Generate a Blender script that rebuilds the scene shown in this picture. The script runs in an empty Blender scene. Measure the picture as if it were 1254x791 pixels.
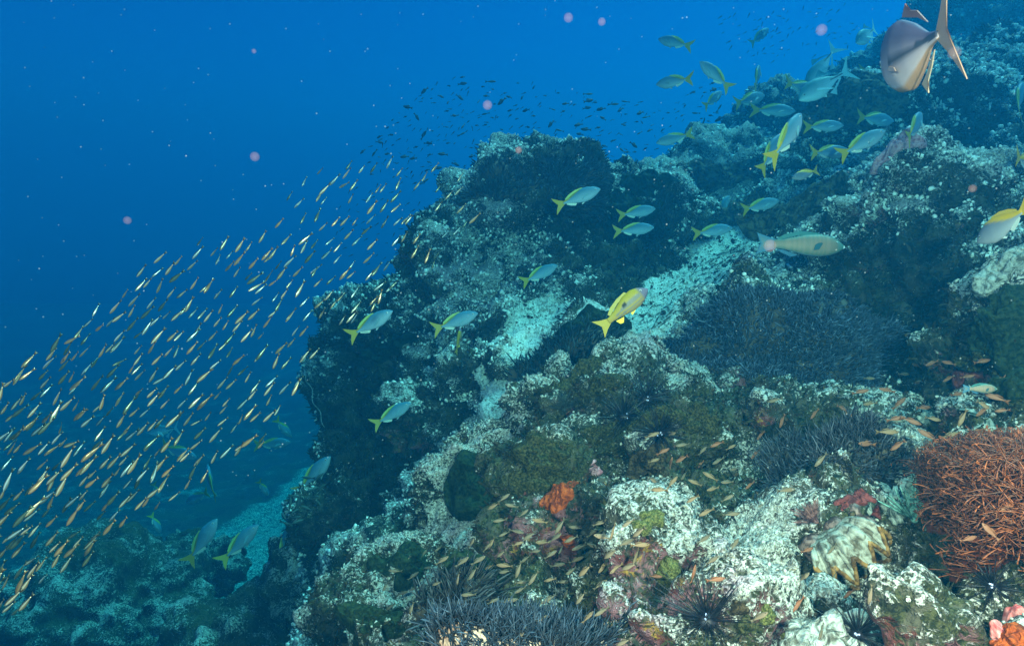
import bpy, bmesh, math, random
import numpy as np
from mathutils import Vector, Matrix
from mathutils.bvhtree import BVHTree
R = math.radians
rnd = random.Random(7)
nrs = np.random.RandomState(11)
SC = bpy.context.scene
COL = SC.collection

# ------------------------------------------------------------------ camera
HFOV, PITCH = 72.0, 12.0
W0, H0 = 1254.0, 791.0
FPX = (W0/2)/math.tan(R(HFOV/2))
cam = bpy.data.cameras.new('camera'); camo = bpy.data.objects.new('camera', cam); COL.objects.link(camo)
cam.sensor_width = 36; cam.angle = R(HFOV); cam.clip_start = 0.02; cam.clip_end = 500
camo.location = (0, 0, 0); camo.rotation_euler = (R(90-PITCH), 0, 0)
SC.camera = camo
cR = Vector((1, 0, 0)); cF = Vector((0, math.cos(R(PITCH)), -math.sin(R(PITCH)))); cU = Vector((0, math.sin(R(PITCH)), math.cos(R(PITCH))))
def ray(px, py): return cR*((px-W0/2)/FPX) + cU*(-(py-H0/2)/FPX) + cF
def P(px, py, d): return ray(px, py)*d

# ------------------------------------------------------------------ world, sun, strobe, exposure
SUN_EL, SUN_AZ = 62.0, 52.0          # azimuth measured from +Y towards +X
world = bpy.data.worlds.new('World'); SC.world = world; world.use_nodes = True
nt = world.node_tree; nt.nodes.clear()
wo = nt.nodes.new('ShaderNodeOutputWorld'); bg = nt.nodes.new('ShaderNodeBackground')
sky = nt.nodes.new('ShaderNodeTexSky'); sky.sky_type = 'NISHITA'; sky.sun_disc = False
sky.sun_elevation = R(SUN_EL); sky.sun_rotation = R(SUN_AZ); sky.altitude = 0
tint = nt.nodes.new('ShaderNodeMix'); tint.data_type = 'RGBA'; tint.blend_type = 'MULTIPLY'; tint.inputs[0].default_value = 1
tint.inputs[7].default_value = (0.004, 0.16, 0.50, 1)      # daylight that has come down through the water column
nt.links.new(sky.outputs[0], tint.inputs[6]); nt.links.new(tint.outputs[2], bg.inputs[0])
nt.links.new(bg.outputs[0], wo.inputs[0])
bg.inputs[1].default_value = 0.15
sl = bpy.data.lights.new('sun', 'SUN'); so = bpy.data.objects.new('sun', sl); COL.objects.link(so)
sl.energy = 4.6; sl.angle = R(14); sl.color = (1.0, 0.97, 0.90)
sd = Vector((math.cos(R(SUN_EL))*math.sin(R(SUN_AZ)), math.cos(R(SUN_EL))*math.cos(R(SUN_AZ)), math.sin(R(SUN_EL))))
so.rotation_euler = sd.to_track_quat('Z', 'Y').to_euler()
so.location = (0, 0, 20)
STROBE = 39.0
for sx, pw in ((-0.45, STROBE*0.8), (0.55, STROBE)):      # the photographer's two flash heads: they lit the real picture
    fl = bpy.data.lights.new('camera_strobe', 'SPOT'); fo = bpy.data.objects.new('camera_strobe', fl); COL.objects.link(fo)
    fl.energy = pw*10; fl.color = (1.0, 0.66, 0.50); fl.spot_size = R(120); fl.spot_blend = 1.0; fl.shadow_soft_size = 0.05
    fo.location = (sx, -0.12, 0.28)
    fo.rotation_euler = (Vector((sx, -0.12, 0.28)) - P(760 + 200*sx, 560, 2.0)).to_track_quat('Z', 'Y').to_euler()
SC.view_settings.view_transform = 'Standard'; SC.view_settings.look = 'None'; SC.view_settings.gamma = 1
SC.view_settings.use_curve_mapping = False
SC.view_settings.exposure = 0.14
SC.render.engine = 'CYCLES'
SC.cycles.use_denoising = True
SC.cycles.max_bounces = 4; SC.cycles.diffuse_bounces = 2; SC.cycles.glossy_bounces = 2
SC.cycles.transmission_bounces = 2; SC.cycles.volume_bounces = 1; SC.cycles.transparent_max_bounces = 8
SC.cycles.sample_clamp_indirect = 4

# ------------------------------------------------------------------ helpers
def tag(o, label=None, cat=None, group=None, kind=None):
    if label: o['label'] = label
    if cat: o['category'] = cat
    if group: o['group'] = group
    if kind: o['kind'] = kind
    return o
def link(name, me, mat=None, parent=None):
    o = bpy.data.objects.new(name, me); COL.objects.link(o)
    if mat is not None and me is not None:
        me.materials.clear(); me.materials.append(mat)
    if parent is not None: o.parent = parent
    return o
def mesh(name, v, f, smooth=True, attrs=None, cols=None):
    v = np.asarray(v, dtype=np.float32); me = bpy.data.meshes.new(name)
    if isinstance(f, np.ndarray):
        k = f.shape[1]; n = len(f)
        me.vertices.add(len(v)); me.vertices.foreach_set('co', v.ravel())
        me.loops.add(n*k); me.loops.foreach_set('vertex_index', f.astype(np.int32).ravel())
        me.polygons.add(n); me.polygons.foreach_set('loop_start', np.arange(n, dtype=np.int32)*k)
        try: me.polygons.foreach_set('loop_total', np.full(n, k, dtype=np.int32))
        except Exception: pass
        me.update(calc_edges=True)
    else:
        me.from_pydata([tuple(map(float, p)) for p in v], [], [tuple(map(int, p)) for p in f]); me.update()
    if smooth: me.polygons.foreach_set('use_smooth', np.ones(len(me.polygons), dtype=bool))
    for k_, a in (attrs or {}).items():
        at = me.attributes.new(k_, 'FLOAT', 'POINT'); at.data.foreach_set('value', np.asarray(a, dtype=np.float32))
    if cols is not None:
        at = me.attributes.new('pigment', 'FLOAT_COLOR', 'POINT')
        c = np.ones((len(v), 4), dtype=np.float32); c[:, :3] = cols; at.data.foreach_set('color', c.ravel())
    return me

# vectorised gradient noise
_p = nrs.permutation(256); _p = np.concatenate([_p, _p, _p])
_g = nrs.normal(size=(256, 3)); _g /= np.linalg.norm(_g, axis=1)[:, None]
def perlin(p):
    p = np.asarray(p, dtype=np.float64); i = np.floor(p).astype(np.int64); f = p-i; i &= 255
    u = f*f*f*(f*(f*6-15)+10); out = 0
    for dx in (0, 1):
        wx = u[:, 0] if dx else 1-u[:, 0]
        for dy in (0, 1):
            wy = u[:, 1] if dy else 1-u[:, 1]
            for dz in (0, 1):
                wz = u[:, 2] if dz else 1-u[:, 2]
                h = _p[_p[_p[i[:, 0]+dx] + i[:, 1]+dy] + i[:, 2]+dz]
                g = _g[h]
                out = out + wx*wy*wz*(g[:, 0]*(f[:, 0]-dx)+g[:, 1]*(f[:, 1]-dy)+g[:, 2]*(f[:, 2]-dz))
    return out*1.6
def fbm(p, o=3, gain=.5):
    s = 0; a = 1; t = 0
    for k in range(o): s = s + a*perlin(p*(2.03**k)+17.3*k); t += a; a *= gain
    return s/t
def worley(p):
    i = np.floor(p).astype(np.int64); f = p-i; best = np.full(len(p), 9.0)
    for dx in (-1, 0, 1):
        for dy in (-1, 0, 1):
            for dz in (-1, 0, 1):
                h = _p[_p[_p[(i[:, 0]+dx) & 255] + ((i[:, 1]+dy) & 255)] + ((i[:, 2]+dz) & 255)]
                q = _g[h]*.5+.5
                d = (dx+q[:, 0]-f[:, 0])**2+(dy+q[:, 1]-f[:, 1])**2+(dz+q[:, 2]-f[:, 2])**2
                best = np.minimum(best, d)
    return np.sqrt(best)
def sstep(a, b, x): t = np.clip((x-a)/(b-a), 0, 1); return t*t*(3-2*t)
def verts_of(me): a = np.empty(len(me.vertices)*3, dtype=np.float32); me.vertices.foreach_get('co', a); return a.reshape(-1, 3).astype(np.float64)
def normals_of(me): a = np.empty(len(me.vertices)*3, dtype=np.float32); me.vertices.foreach_get('normal', a); return a.reshape(-1, 3).astype(np.float64)

# ------------------------------------------------------------------ materials
def new_mat(name):
    m = bpy.data.materials.new(name); m.use_nodes = True; n = m.node_tree
    b = [x for x in n.nodes if x.type == 'BSDF_PRINCIPLED'][0]
    return m, n, b
class NB:
    def __init__(s, n): s.n = n
    def node(s, t, **k):
        x = s.n.nodes.new(t)
        for a, b in k.items(): setattr(x, a, b)
        return x
    def sock(s, x, i, v):
        if v is None: return
        if hasattr(v, 'links'): s.n.links.new(v, x.inputs[i])
        else: x.inputs[i].default_value = v
    def math(s, op, a, b=None, c=None, clamp=False):
        x = s.node('ShaderNodeMath', operation=op, use_clamp=clamp); s.sock(x, 0, a); s.sock(x, 1, b); s.sock(x, 2, c); return x.outputs[0]
    def mix(s, f, a, b, blend='MIX'):
        x = s.node('ShaderNodeMix', data_type='RGBA', blend_type=blend); s.sock(x, 0, f)
        s.sock(x, 6, a if hasattr(a, 'links') else (*a, 1)); s.sock(x, 7, b if hasattr(b, 'links') else (*b, 1)); return x.outputs[2]
    def noise(s, sc, det=3, rough=.5, dist=0, vec=None):
        x = s.node('ShaderNodeTexNoise'); x.inputs['Scale'].default_value = sc; x.inputs['Detail'].default_value = det
        x.inputs['Roughness'].default_value = rough; x.inputs['Distortion'].default_value = dist
        if vec is not None: s.n.links.new(vec, x.inputs['Vector'])
        return x.outputs[0]
    def vor(s, sc, vec=None, feature='F1', out=0):
        x = s.node('ShaderNodeTexVoronoi', feature=feature); x.inputs['Scale'].default_value = sc
        if vec is not None: s.n.links.new(vec, x.inputs['Vector'])
        return x.outputs[out]
    def ramp(s, f, a, b):      # smooth threshold a..b
        x = s.node('ShaderNodeMapRange', interpolation_type='SMOOTHSTEP'); s.sock(x, 0, f); s.sock(x, 1, a); s.sock(x, 2, b)
        return x.outputs[0]
    def attr(s, name): x = s.node('ShaderNodeAttribute', attribute_name=name); return x
    def geo(s): return s.node('ShaderNodeNewGeometry')
    def pos(s): return s.node('ShaderNodeTexCoord').outputs['Object']

def reef_material():
    m, n, b = new_mat('encrusted_reef'); B = NB(n); v = B.pos()
    pale = B.attr('pale').outputs['Fac']; warm = B.attr('warm').outputs['Fac']; olive = B.attr('olive').outputs['Fac']; sand = B.attr('sand').outputs['Fac']
    c1 = B.noise(46, 4, .62, 1.6, v); c2 = B.noise(120, 3, .6, .8, v); c3 = B.noise(9, 3, .5, .6, v)
    crumb = B.math('ADD', B.math('MULTIPLY', c1, .68), B.math('MULTIPLY', c2, .32))
    k = B.math('ADD', B.math('MULTIPLY', pale, .62), B.math('MULTIPLY', B.math('SUBTRACT', crumb, .5), 3.0))
    k = B.math('ADD', k, B.math('MULTIPLY', B.math('SUBTRACT', c3, .5), .55))
    fp = B.ramp(k, .28, .56)
    turf = B.mix(B.ramp(B.noise(16, 3, .6, .4, v), .38, .62), (.005, .009, .008), (.026, .036, .024))
    turf = B.mix(B.ramp(B.noise(5, 3, .6, .4, v), .50, .66), turf, (.036, .030, .016))
    ol = B.mix(B.ramp(c2, .4, .62), (.016, .022, .009), (.070, .072, .030))
    col = B.mix(B.ramp(olive, .35, .65), turf, ol)
    col = B.mix(B.math('MULTIPLY', B.ramp(B.noise(28, 4, .65, 1.2, v), .50, .60), .8), col, (.085, .078, .055))
    wc = B.mix(B.ramp(B.noise(13, 3, .6, 1, v), .42, .6), (.16, .035, .030), (.30, .13, .15))
    wc = B.mix(B.ramp(B.noise(21, 3, .6, 1, v), .58, .66), wc, (.40, .22, .04))
    wfac = B.math('MULTIPLY', B.ramp(B.math('ADD', warm, B.math('MULTIPLY', B.math('SUBTRACT', c1, .5), 1.2)), .45, .7), .85)
    col = B.mix(wfac, col, wc)
    pc = B.mix(B.ramp(c2, .35, .65), (.19, .19, .165), (.62, .61, .56))
    pc = B.mix(B.math('MULTIPLY', B.ramp(B.noise(7, 4, .6, 1, v), .5, .68), B.math('ADD', .25, B.math('MULTIPLY', warm, .7))), pc, (.44, .26, .34))
    pock = B.ramp(B.noise(150, 3, .7, 1.2, v), .40, .47)
    pc = B.mix(B.math('MULTIPLY', B.math('SUBTRACT', 1.0, pock), .85), pc, (.07, .06, .045))
    pc = B.mix(B.math('MULTIPLY', B.ramp(B.noise(60, 3, .7, 1.5, v), .56, .64), .7), pc, (.26, .20, .12))
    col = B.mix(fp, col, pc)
    sc = B.mix(B.ramp(B.noise(70, 3, .7, .5, v), .36, .5), (.30, .33, .28), (.76, .77, .69))
    col = B.mix(B.ramp(B.math('ADD', sand, B.math('MULTIPLY', B.math('SUBTRACT', c1, .5), .9)), .42, .58), col, sc)
    n.links.new(col, b.inputs['Base Color'])
    b.inputs['Roughness'].default_value = .85; b.inputs['Specular IOR Level'].default_value = .2
    h = B.math('ADD', B.math('MULTIPLY', crumb, 1.0), B.math('MULTIPLY', fp, .25))
    bp = B.node('ShaderNodeBump'); bp.inputs['Strength'].default_value = .9; bp.inputs['Distance'].default_value = .02
    n.links.new(h, bp.inputs['Height']); n.links.new(bp.outputs[0], b.inputs['Normal'])
    return m
M_REEF = reef_material()
def simple(name, c1, c2, scale=30, rough=.7, bump=.4, dist=.006, spec=.3, a=.4, b_=.6, attrs=None):
    m, n, b = new_mat(name); B = NB(n); v = B.pos(); x = B.noise(scale, 4, .6, .6, v)
    col = B.mix(B.ramp(x, a, b_), c1, c2)
    n.links.new(col, b.inputs['Base Color']); b.inputs['Roughness'].default_value = rough; b.inputs['Specular IOR Level'].default_value = spec
    if bump:
        bp = B.node('ShaderNodeBump'); bp.inputs['Strength'].default_value = bump; bp.inputs['Distance'].default_value = dist
        n.links.new(x, bp.inputs['Height']); n.links.new(bp.outputs[0], b.inputs['Normal'])
    return m
def pigment_mat(name, rough=.4, spec=.5, metal=0, vary=.15, scale=200):
    m, n, b = new_mat(name); B = NB(n); x = B.noise(scale, 2, .5, 0, B.pos()); a = B.attr('pigment').outputs['Color']
    f = B.math('ADD', B.math('MULTIPLY', x, 2*vary), 1-vary)
    mul = B.node('ShaderNodeVectorMath', operation='SCALE'); n.links.new(a, mul.inputs[0]); n.links.new(f, mul.inputs[3])
    n.links.new(mul.outputs[0], b.inputs['Base Color'])
    b.inputs['Roughness'].default_value = rough; b.inputs['Specular IOR Level'].default_value = spec; b.inputs['Metallic'].default_value = metal
    return m

# ------------------------------------------------------------------ reef terrain
SEA = -4.1
# (px, py, depth) of ground seen in the picture
CP = [(865,745,1.32),(740,800,1.35),(560,800,1.5),(960,650,1.62),(1040,700,1.42),(1240,760,1.12),(1150,790,1.15),(1000,790,1.2),
 (640,700,1.75),(690,620,1.95),(760,620,1.85),(800,650,1.6),(540,700,2.25),(480,760,2.3),(430,800,2.5),(600,600,2.45),(590,640,2.2),
 (700,470,2.5),(800,490,2.3),(650,510,2.75),(640,540,2.7),(860,560,2.0),(960,540,2.1),(1010,580,1.9),(1100,560,1.85),(1200,500,1.75),(1100,640,1.6),
 (820,430,2.95),(900,400,3.1),(960,440,2.75),(1050,410,2.85),(1120,450,2.6),(1200,440,2.2),(720,440,3.1),(660,430,3.3),(640,480,3.1),
 (780,390,3.5),(860,340,3.9),(900,310,4.2),(930,290,4.5),(700,380,3.7),(600,400,3.8),(560,440,3.9),(500,470,4.1),(560,520,3.6),(500,560,3.7),(470,640,3.4),(430,700,3.4),(400,760,3.3),(380,800,3.2),
 (600,330,4.1),(640,230,4.5),(720,220,4.7),(760,270,4.6),(700,320,4.2),(520,370,4.3),(450,410,4.5),(440,480,4.6),
 (800,220,5.1),(860,185,5.6),(930,150,6.2),(1000,110,6.6),(1100,70,7.0),(1200,25,7.2),(1280,10,7.4),
 (850,240,4.9),(930,240,4.7),(1000,200,4.8),(1000,250,4.1),(1080,160,5.0),(1150,110,5.2),(1220,90,5.4),(1010,310,3.5),
 (1060,230,3.7),(1120,200,3.4),(1180,220,3.2),(1250,200,3.2),(1240,300,2.5),(1180,350,2.8),(1120,380,2.9),(1060,350,3.2),
 (1350,300,2.3),(1400,500,1.5),(1400,700,1.1),(1400,100,4.5),(1450,20,6.5),(1500,300,3.0)]
WP = [(0,6.6,-1.2),(-.6,6.0,-2.2),(1.2,8,-.6),(2.6,9.5,-.1),(4.5,9.5,.7),(6.5,8,1.6),(6.5,4,.6),(5,2,.0),(3,.6,-.5),(0,.4,-1.05),(1,.2,-1.0),(-.5,.8,-1.2),
 (-1.2,1.2,-2.3),(-1.5,2,-2.9),(-1.55,3,-3.4),(-1.5,4,-3.9),(-1.6,4.8,-4.1),(-1.5,5.6,-4.2),(-1.2,6.6,-4.1),(-.5,7.6,-3.8),(.6,9,-3.2),(2,11,-3),(5,11.5,-1.5),
 (-2.4,3,-4.2),(-2.4,4.5,-4.3),(-2.3,6.5,-4.3),(-2.4,1,-3.9),(-3.2,2,-4.4),(-3.2,5,-4.4),(-2,9,-4.3),(-1.5,0,-2.6)]
pts = np.array([tuple(P(*c)) for c in CP] + WP)
def kern(a, b): return np.sqrt(((a[:, None, :]-b[None, :, :])**2).sum(-1)+.0036)
Kc = kern(pts[:, :2], pts[:, :2]) + 0.0*np.eye(len(pts))
A = np.zeros((len(pts)+1,)*2); A[:-1, :-1] = Kc; A[-1, :-1] = 1; A[:-1, -1] = 1
wts = np.linalg.solve(A + 1e-4*np.diag([-1.0]*len(pts)+[0]), np.concatenate([pts[:, 2], [0]]))
def hfield(x, y):
    q = np.stack([x, y], -1); out = np.empty(len(q))
    for s in range(0, len(q), 20000): out[s:s+20000] = kern(q[s:s+20000], pts[:, :2]) @ wts[:-1] + wts[-1]
    return out

# rounded rock masses that stand out of the slope: (px, py, front depth, rx, ry, rz)
BL = [(620,255,4.0,.34,.4,.36),(690,245,4.15,.42,.4,.36),(570,330,4.0,.45,.45,.40),(480,395,4.25,.42,.4,.30),(455,470,4.35,.36,.45,.42),(530,450,3.95,.45,.4,.45),
 (470,560,4.0,.36,.4,.40),(660,330,4.05,.35,.35,.30),(610,420,3.75,.40,.4,.30),(790,262,4.4,.45,.35,.26),(835,225,4.9,.4,.35,.2),(740,330,4.1,.30,.3,.22),
 (1120,270,2.85,.36,.38,.34),(1060,320,2.95,.28,.3,.26),(1170,330,2.7,.32,.34,.32),(1140,150,4.2,.55,.5,.42),(1230,110,4.6,.5,.5,.4),(1060,170,4.8,.5,.5,.3),
 (1190,35,6.6,.65,.6,.55),(1100,100,6.2,.5,.5,.4),(960,150,5.9,.55,.5,.3),(880,200,5.3,.45,.4,.25),(820,240,4.9,.35,.35,.2),(960,215,4.8,.45,.4,.22),
 (1010,290,3.6,.30,.3,.18),(960,330,3.4,.22,.2,.16),(960,428,2.76,.48,.4,.33),(870,440,2.85,.34,.3,.22),(1040,420,2.75,.30,.28,.25),
 (1220,430,1.95,.20,.22,.20),(1170,520,1.95,.16,.16,.12),(760,530,2.2,.30,.26,.22),(690,500,2.35,.22,.22,.18),(840,560,1.95,.20,.2,.16),(680,590,2.0,.20,.2,.2),
 (580,600,2.4,.22,.22,.28),(640,440,3.2,.2,.2,.15),(720,430,3.0,.25,.25,.16),(560,700,2.15,.24,.24,.2),(500,760,2.1,.24,.24,.18),
 (900,680,1.45,.22,.2,.13),(980,690,1.5,.2,.18,.10),(830,700,1.38,.14,.16,.13),(870,770,1.22,.2,.16,.10),(1000,760,1.25,.17,.14,.08),(1040,620,1.65,.13,.12,.10),(980,555,2.05,.22,.2,.16),
 (1140,760,1.15,.07,.12,.07),(1230,770,1.05,.10,.1,.08),(650,780,1.5,.30,.2,.16),(540,510,3.5,.3,.3,.25),(620,510,3.0,.2,.2,.14),(600,470,3.3,.25,.25,.2),
 (690,690,1.75,.18,.18,.16),(770,660,1.65,.14,.14,.14),(430,640,3.7,.34,.4,.4),(450,740,2.9,.3,.3,.3)]
SANDLINE = [(930,288,4.5),(900,310,4.25),(860,340,3.9),(820,370,3.6),(790,400,3.4),(770,430,3.1)]
SAND2 = [(665,395,3.7),(655,430,3.5),(635,480,3.2),(625,520,3.0),(590,545,3.0),(545,575,3.1)]
def seg_dist(p, line):
    best = np.full(len(p), 9.0)
    L = [np.array(P(*c)) for c in line]
    for a, b in zip(L[:-1], L[1:]):
        ab = b-a; t = np.clip(((p-a) @ ab)/(ab@ab), 0, 1); best = np.minimum(best, np.linalg.norm(p-(a+t[:, None]*ab), axis=1))
    return best
def ico(c, r, sub=3):
    bm = bmesh.new(); bmesh.ops.create_icosphere(bm, subdivisions=sub, radius=1)
    v = np.array([x.co[:] for x in bm.verts]); f = [[q.index for q in x.verts] for x in bm.faces]; bm.free()
    return v*np.array(r)+np.array(c), f
def blob_center(b):
    px, py, d, rx, ry, rz = b; r = ray(px, py); r = r/ r.length
    return P(px, py, d) + r*(ry*.85)
def relief(p, nrm, sandm):
    """displacement along the normal, and the small-scale relief used to place encrusting growth"""
    big = fbm(p*1.9+5, 3)*.16
    w1 = .5-worley(p*3.1+fbm(p*3, 2)[:, None]*.5)
    w2 = .5-worley(p*8.5+3+fbm(p*9, 2)[:, None]*.5)
    r1 = (1-np.abs(fbm(p*6+2, 3))*2.6)-.35
    s1 = fbm(p*22, 3); s2 = fbm(p*60, 2)
    k = 1-sandm
    pit = -sstep(.42, .60, fbm(p*5.2+40, 2)+.15)*.10
    disp = big + k*(w1*.22 + w2*.085 + r1*.028 + s1*.026 + s2*.012 + pit) + sandm*(s1*.006)
    small = w2*.8 + s1*.9 + r1*.3 + s2*.3 + pit*4
    return disp, small
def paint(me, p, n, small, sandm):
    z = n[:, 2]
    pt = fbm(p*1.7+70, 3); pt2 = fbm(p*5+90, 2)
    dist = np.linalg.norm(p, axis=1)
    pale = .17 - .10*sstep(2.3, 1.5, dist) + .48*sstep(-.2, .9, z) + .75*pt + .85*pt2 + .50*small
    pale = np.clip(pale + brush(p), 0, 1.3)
    warm = np.clip(.15 + .9*fbm(p*3.1+30, 2) - .35*z + .25*(dist < 2.2), 0, 1) * sstep(8.5, 2.5, dist)  # coralline reds; the fade with distance paints in the strobe's reach
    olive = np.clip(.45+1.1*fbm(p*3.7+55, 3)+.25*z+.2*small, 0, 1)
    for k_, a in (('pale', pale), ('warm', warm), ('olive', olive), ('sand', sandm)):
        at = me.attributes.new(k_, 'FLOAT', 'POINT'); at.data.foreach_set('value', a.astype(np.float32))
# patches of pale growth; some minus entries paint in shade of crevices and rock faces: (px, py, depth, radius, change of pale cover)
BR = [(865,705,1.4,.26,.40),(960,690,1.5,.24,.38),(820,670,1.5,.12,.38),(760,480,2.4,.22,.35),(700,490,2.5,.22,.3),(600,250,4.1,.26,.45),(560,350,4.1,.3,.15),(500,390,4.3,.3,.10),
 (1100,240,3.1,.35,.5),(1150,200,3.6,.4,.4),(1150,120,4.8,.5,.2),(620,480,3.1,.3,.25),(600,540,3.0,.3,.45),(580,650,2.3,.28,.35),(560,720,2.0,.25,.5),(660,420,3.5,.3,.45),
 (1100,350,2.8,.35,-.45),(1150,400,2.6,.35,-.6),(1180,300,2.8,.25,-.25),(460,500,4.3,.6,-.45),(520,520,3.9,.5,-.45),(450,600,4.0,.5,-.4),(470,640,3.4,.4,-.3),(700,240,4.3,.4,-.5),(790,300,4.2,.35,-.6),
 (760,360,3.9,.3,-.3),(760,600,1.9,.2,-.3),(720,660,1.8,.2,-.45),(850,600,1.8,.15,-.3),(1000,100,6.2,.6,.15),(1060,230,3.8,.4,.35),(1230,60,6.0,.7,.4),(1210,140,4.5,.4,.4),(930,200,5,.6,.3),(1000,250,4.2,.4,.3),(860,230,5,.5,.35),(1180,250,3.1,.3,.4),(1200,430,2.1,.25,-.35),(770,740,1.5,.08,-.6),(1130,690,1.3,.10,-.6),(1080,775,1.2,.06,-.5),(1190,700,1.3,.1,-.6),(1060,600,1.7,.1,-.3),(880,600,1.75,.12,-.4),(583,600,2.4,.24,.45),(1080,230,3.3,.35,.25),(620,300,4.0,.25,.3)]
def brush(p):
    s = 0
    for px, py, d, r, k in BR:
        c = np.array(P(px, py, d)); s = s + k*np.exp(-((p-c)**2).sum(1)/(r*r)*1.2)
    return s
def remesh(v_f_list, voxel):
    vs = []; fs = []; o = 0
    for v, f in v_f_list:
        vs.append(v); fs += [[i+o for i in q] for q in f]; o += len(v)
    me = bpy.data.meshes.new('tmp'); me.from_pydata(np.concatenate(vs).tolist(), [], fs); me.update()
    ob = bpy.data.objects.new('tmp', me); COL.objects.link(ob)
    md = ob.modifiers.new('r', 'REMESH'); md.mode = 'VOXEL'; md.voxel_size = voxel; md.adaptivity = 0
    dg = bpy.context.evaluated_depsgraph_get(); dg.update()
    out = bpy.data.meshes.new_from_object(ob.evaluated_get(dg))
    bpy.data.objects.remove(ob); bpy.data.meshes.remove(me)
    return out
def smooth_mesh(me, it):
    bm = bmesh.new(); bm.from_mesh(me)
    for _ in range(it): bmesh.ops.smooth_vert(bm, verts=bm.verts, factor=.5, use_axis_x=True, use_axis_y=True, use_axis_z=True)
    bm.to_mesh(me); bm.free(); me.update()
def reef_chunk(x0, x1, y0, y1, voxel):
    st = max(.05, voxel*2.0); nx = int((x1-x0)/st)+1; ny = int((y1-y0)/st)+1
    X, Y = np.meshgrid(np.linspace(x0, x1, nx), np.linspace(y0, y1, ny)); X = X.ravel(); Y = Y.ravel(); Z = hfield(X, Y)
    T = .35
    top = np.stack([X, Y, Z], -1); bot = np.stack([X, Y, np.maximum(Z-T, -9)], -1); N = nx*ny
    f = []
    for j in range(ny-1):
        for i in range(nx-1):
            a = j*nx+i; f.append([a, a+1, a+nx+1, a+nx]); f.append([N+a, N+a+nx, N+a+nx+1, N+a+1])
    for i in range(nx-1):
        f.append([i, N+i, N+i+1, i+1]); a = (ny-1)*nx+i; f.append([a, a+1, N+a+1, N+a])
    for j in range(ny-1):
        a = j*nx; f.append([a, a+nx, N+a+nx, N+a]); a = j*nx+nx-1; f.append([a, N+a, N+a+nx, a+nx])
    parts = [(np.concatenate([top, bot]), f)]
    for b in BL:
        c = blob_center(b)
        if x0-.1 < c.x < x1+.1 and y0-.25 < c.y < y1+.25: parts.append(ico(c, b[3:]))
    me = remesh(parts, voxel)
    # drop what lies under the surface sheet and outside the chunk
    bm = bmesh.new(); bm.from_mesh(me); bm.verts.ensure_lookup_table()
    v = verts_of(me); h = hfield(v[:, 0], v[:, 1])
    nv = normals_of(me)
    bad = ((v[:, 2] < h-.12) & (nv[:, 2] < .1) & (v[:,2] < h-.25*(1+0*h))) | (v[:, 0] < x0+.02) | (v[:, 0] > x1-.02) | (v[:, 1] < y0+.02) | (v[:, 1] > y1-.02)
    # keep steep cliff faces: a vert is 'under' only if the sheet above it is at least T away vertically along a gentle slope
    gx = (hfield(v[:, 0]+.05, v[:, 1])-h)/.05; gy = (hfield(v[:, 0], v[:, 1]+.05)-h)/.05
    sl_ = np.sqrt(1+gx*gx+gy*gy)
    under = ((h-v[:, 2])/sl_ > .12) & (nv[:, 2] < .2)
    edge = (v[:, 0] < x0+.02) | (v[:, 0] > x1-.02) | (v[:, 1] < y0+.02) | (v[:, 1] > y1-.02)
    bad = under | edge
    bmesh.ops.delete(bm, geom=[bm.verts[i] for i in np.nonzero(bad)[0]], context='VERTS')
    for _ in range(3): bmesh.ops.smooth_vert(bm, verts=bm.verts, factor=.5, use_axis_x=True, use_axis_y=True, use_axis_z=True)
    bm.to_mesh(me); bm.free(); me.update()
    return me
def dress(me):
    p = verts_of(me); n = normals_of(me)
    s1 = sstep(.30, .18, seg_dist(p, SANDLINE)+.10*fbm(p*5, 2)) ; s2 = .95*sstep(.27, .12, seg_dist(p, SAND2)+.12*fbm(p*6, 2))
    sandm = np.clip(np.maximum(s1, s2)*sstep(.2, .6, n[:, 2]), 0, 1)
    d, small = relief(p, n, sandm)
    q = p+n*d[:, None]
    me.vertices.foreach_set('co', q.astype(np.float32).ravel()); me.update()
    n2 = normals_of(me)
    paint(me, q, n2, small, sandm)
    me.polygons.foreach_set('use_smooth', np.ones(len(me.polygons), dtype=bool))
    return me
import time; _t = time.time()
REEF = []
for (x0, x1, y0, y1, vx) in ((-1.3, 2.2, .3, 2.72, .0098), (-2.3, 4.6, 2.38, 5.2, .0150), (-2.6, 6.6, 4.9, 10.5, .034)):
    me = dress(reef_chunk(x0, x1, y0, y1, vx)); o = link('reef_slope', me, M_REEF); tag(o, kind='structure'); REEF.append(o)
    print('reef', len(me.vertices), time.time()-_t)
# sea bed far below the reef
X, Y = np.meshgrid(np.concatenate([np.linspace(-60, -14, 30), np.linspace(-13, 4, 180), np.linspace(5, 60, 30)]), np.concatenate([np.linspace(-20, 0, 12), np.linspace(.3, 16, 190), np.linspace(17, 60, 30)]))
nx = X.shape[1]; ny = X.shape[0]; X = X.ravel(); Y = Y.ravel()
q0 = np.stack([X, Y, 0*X], -1)
Z = SEA-.1 + .30*fbm(q0*.5, 3) + .10*fbm(q0*2.2, 3) + (.06*(.5-worley(q0*2.6))) - .13*np.maximum(Y-7, 0)
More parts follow.
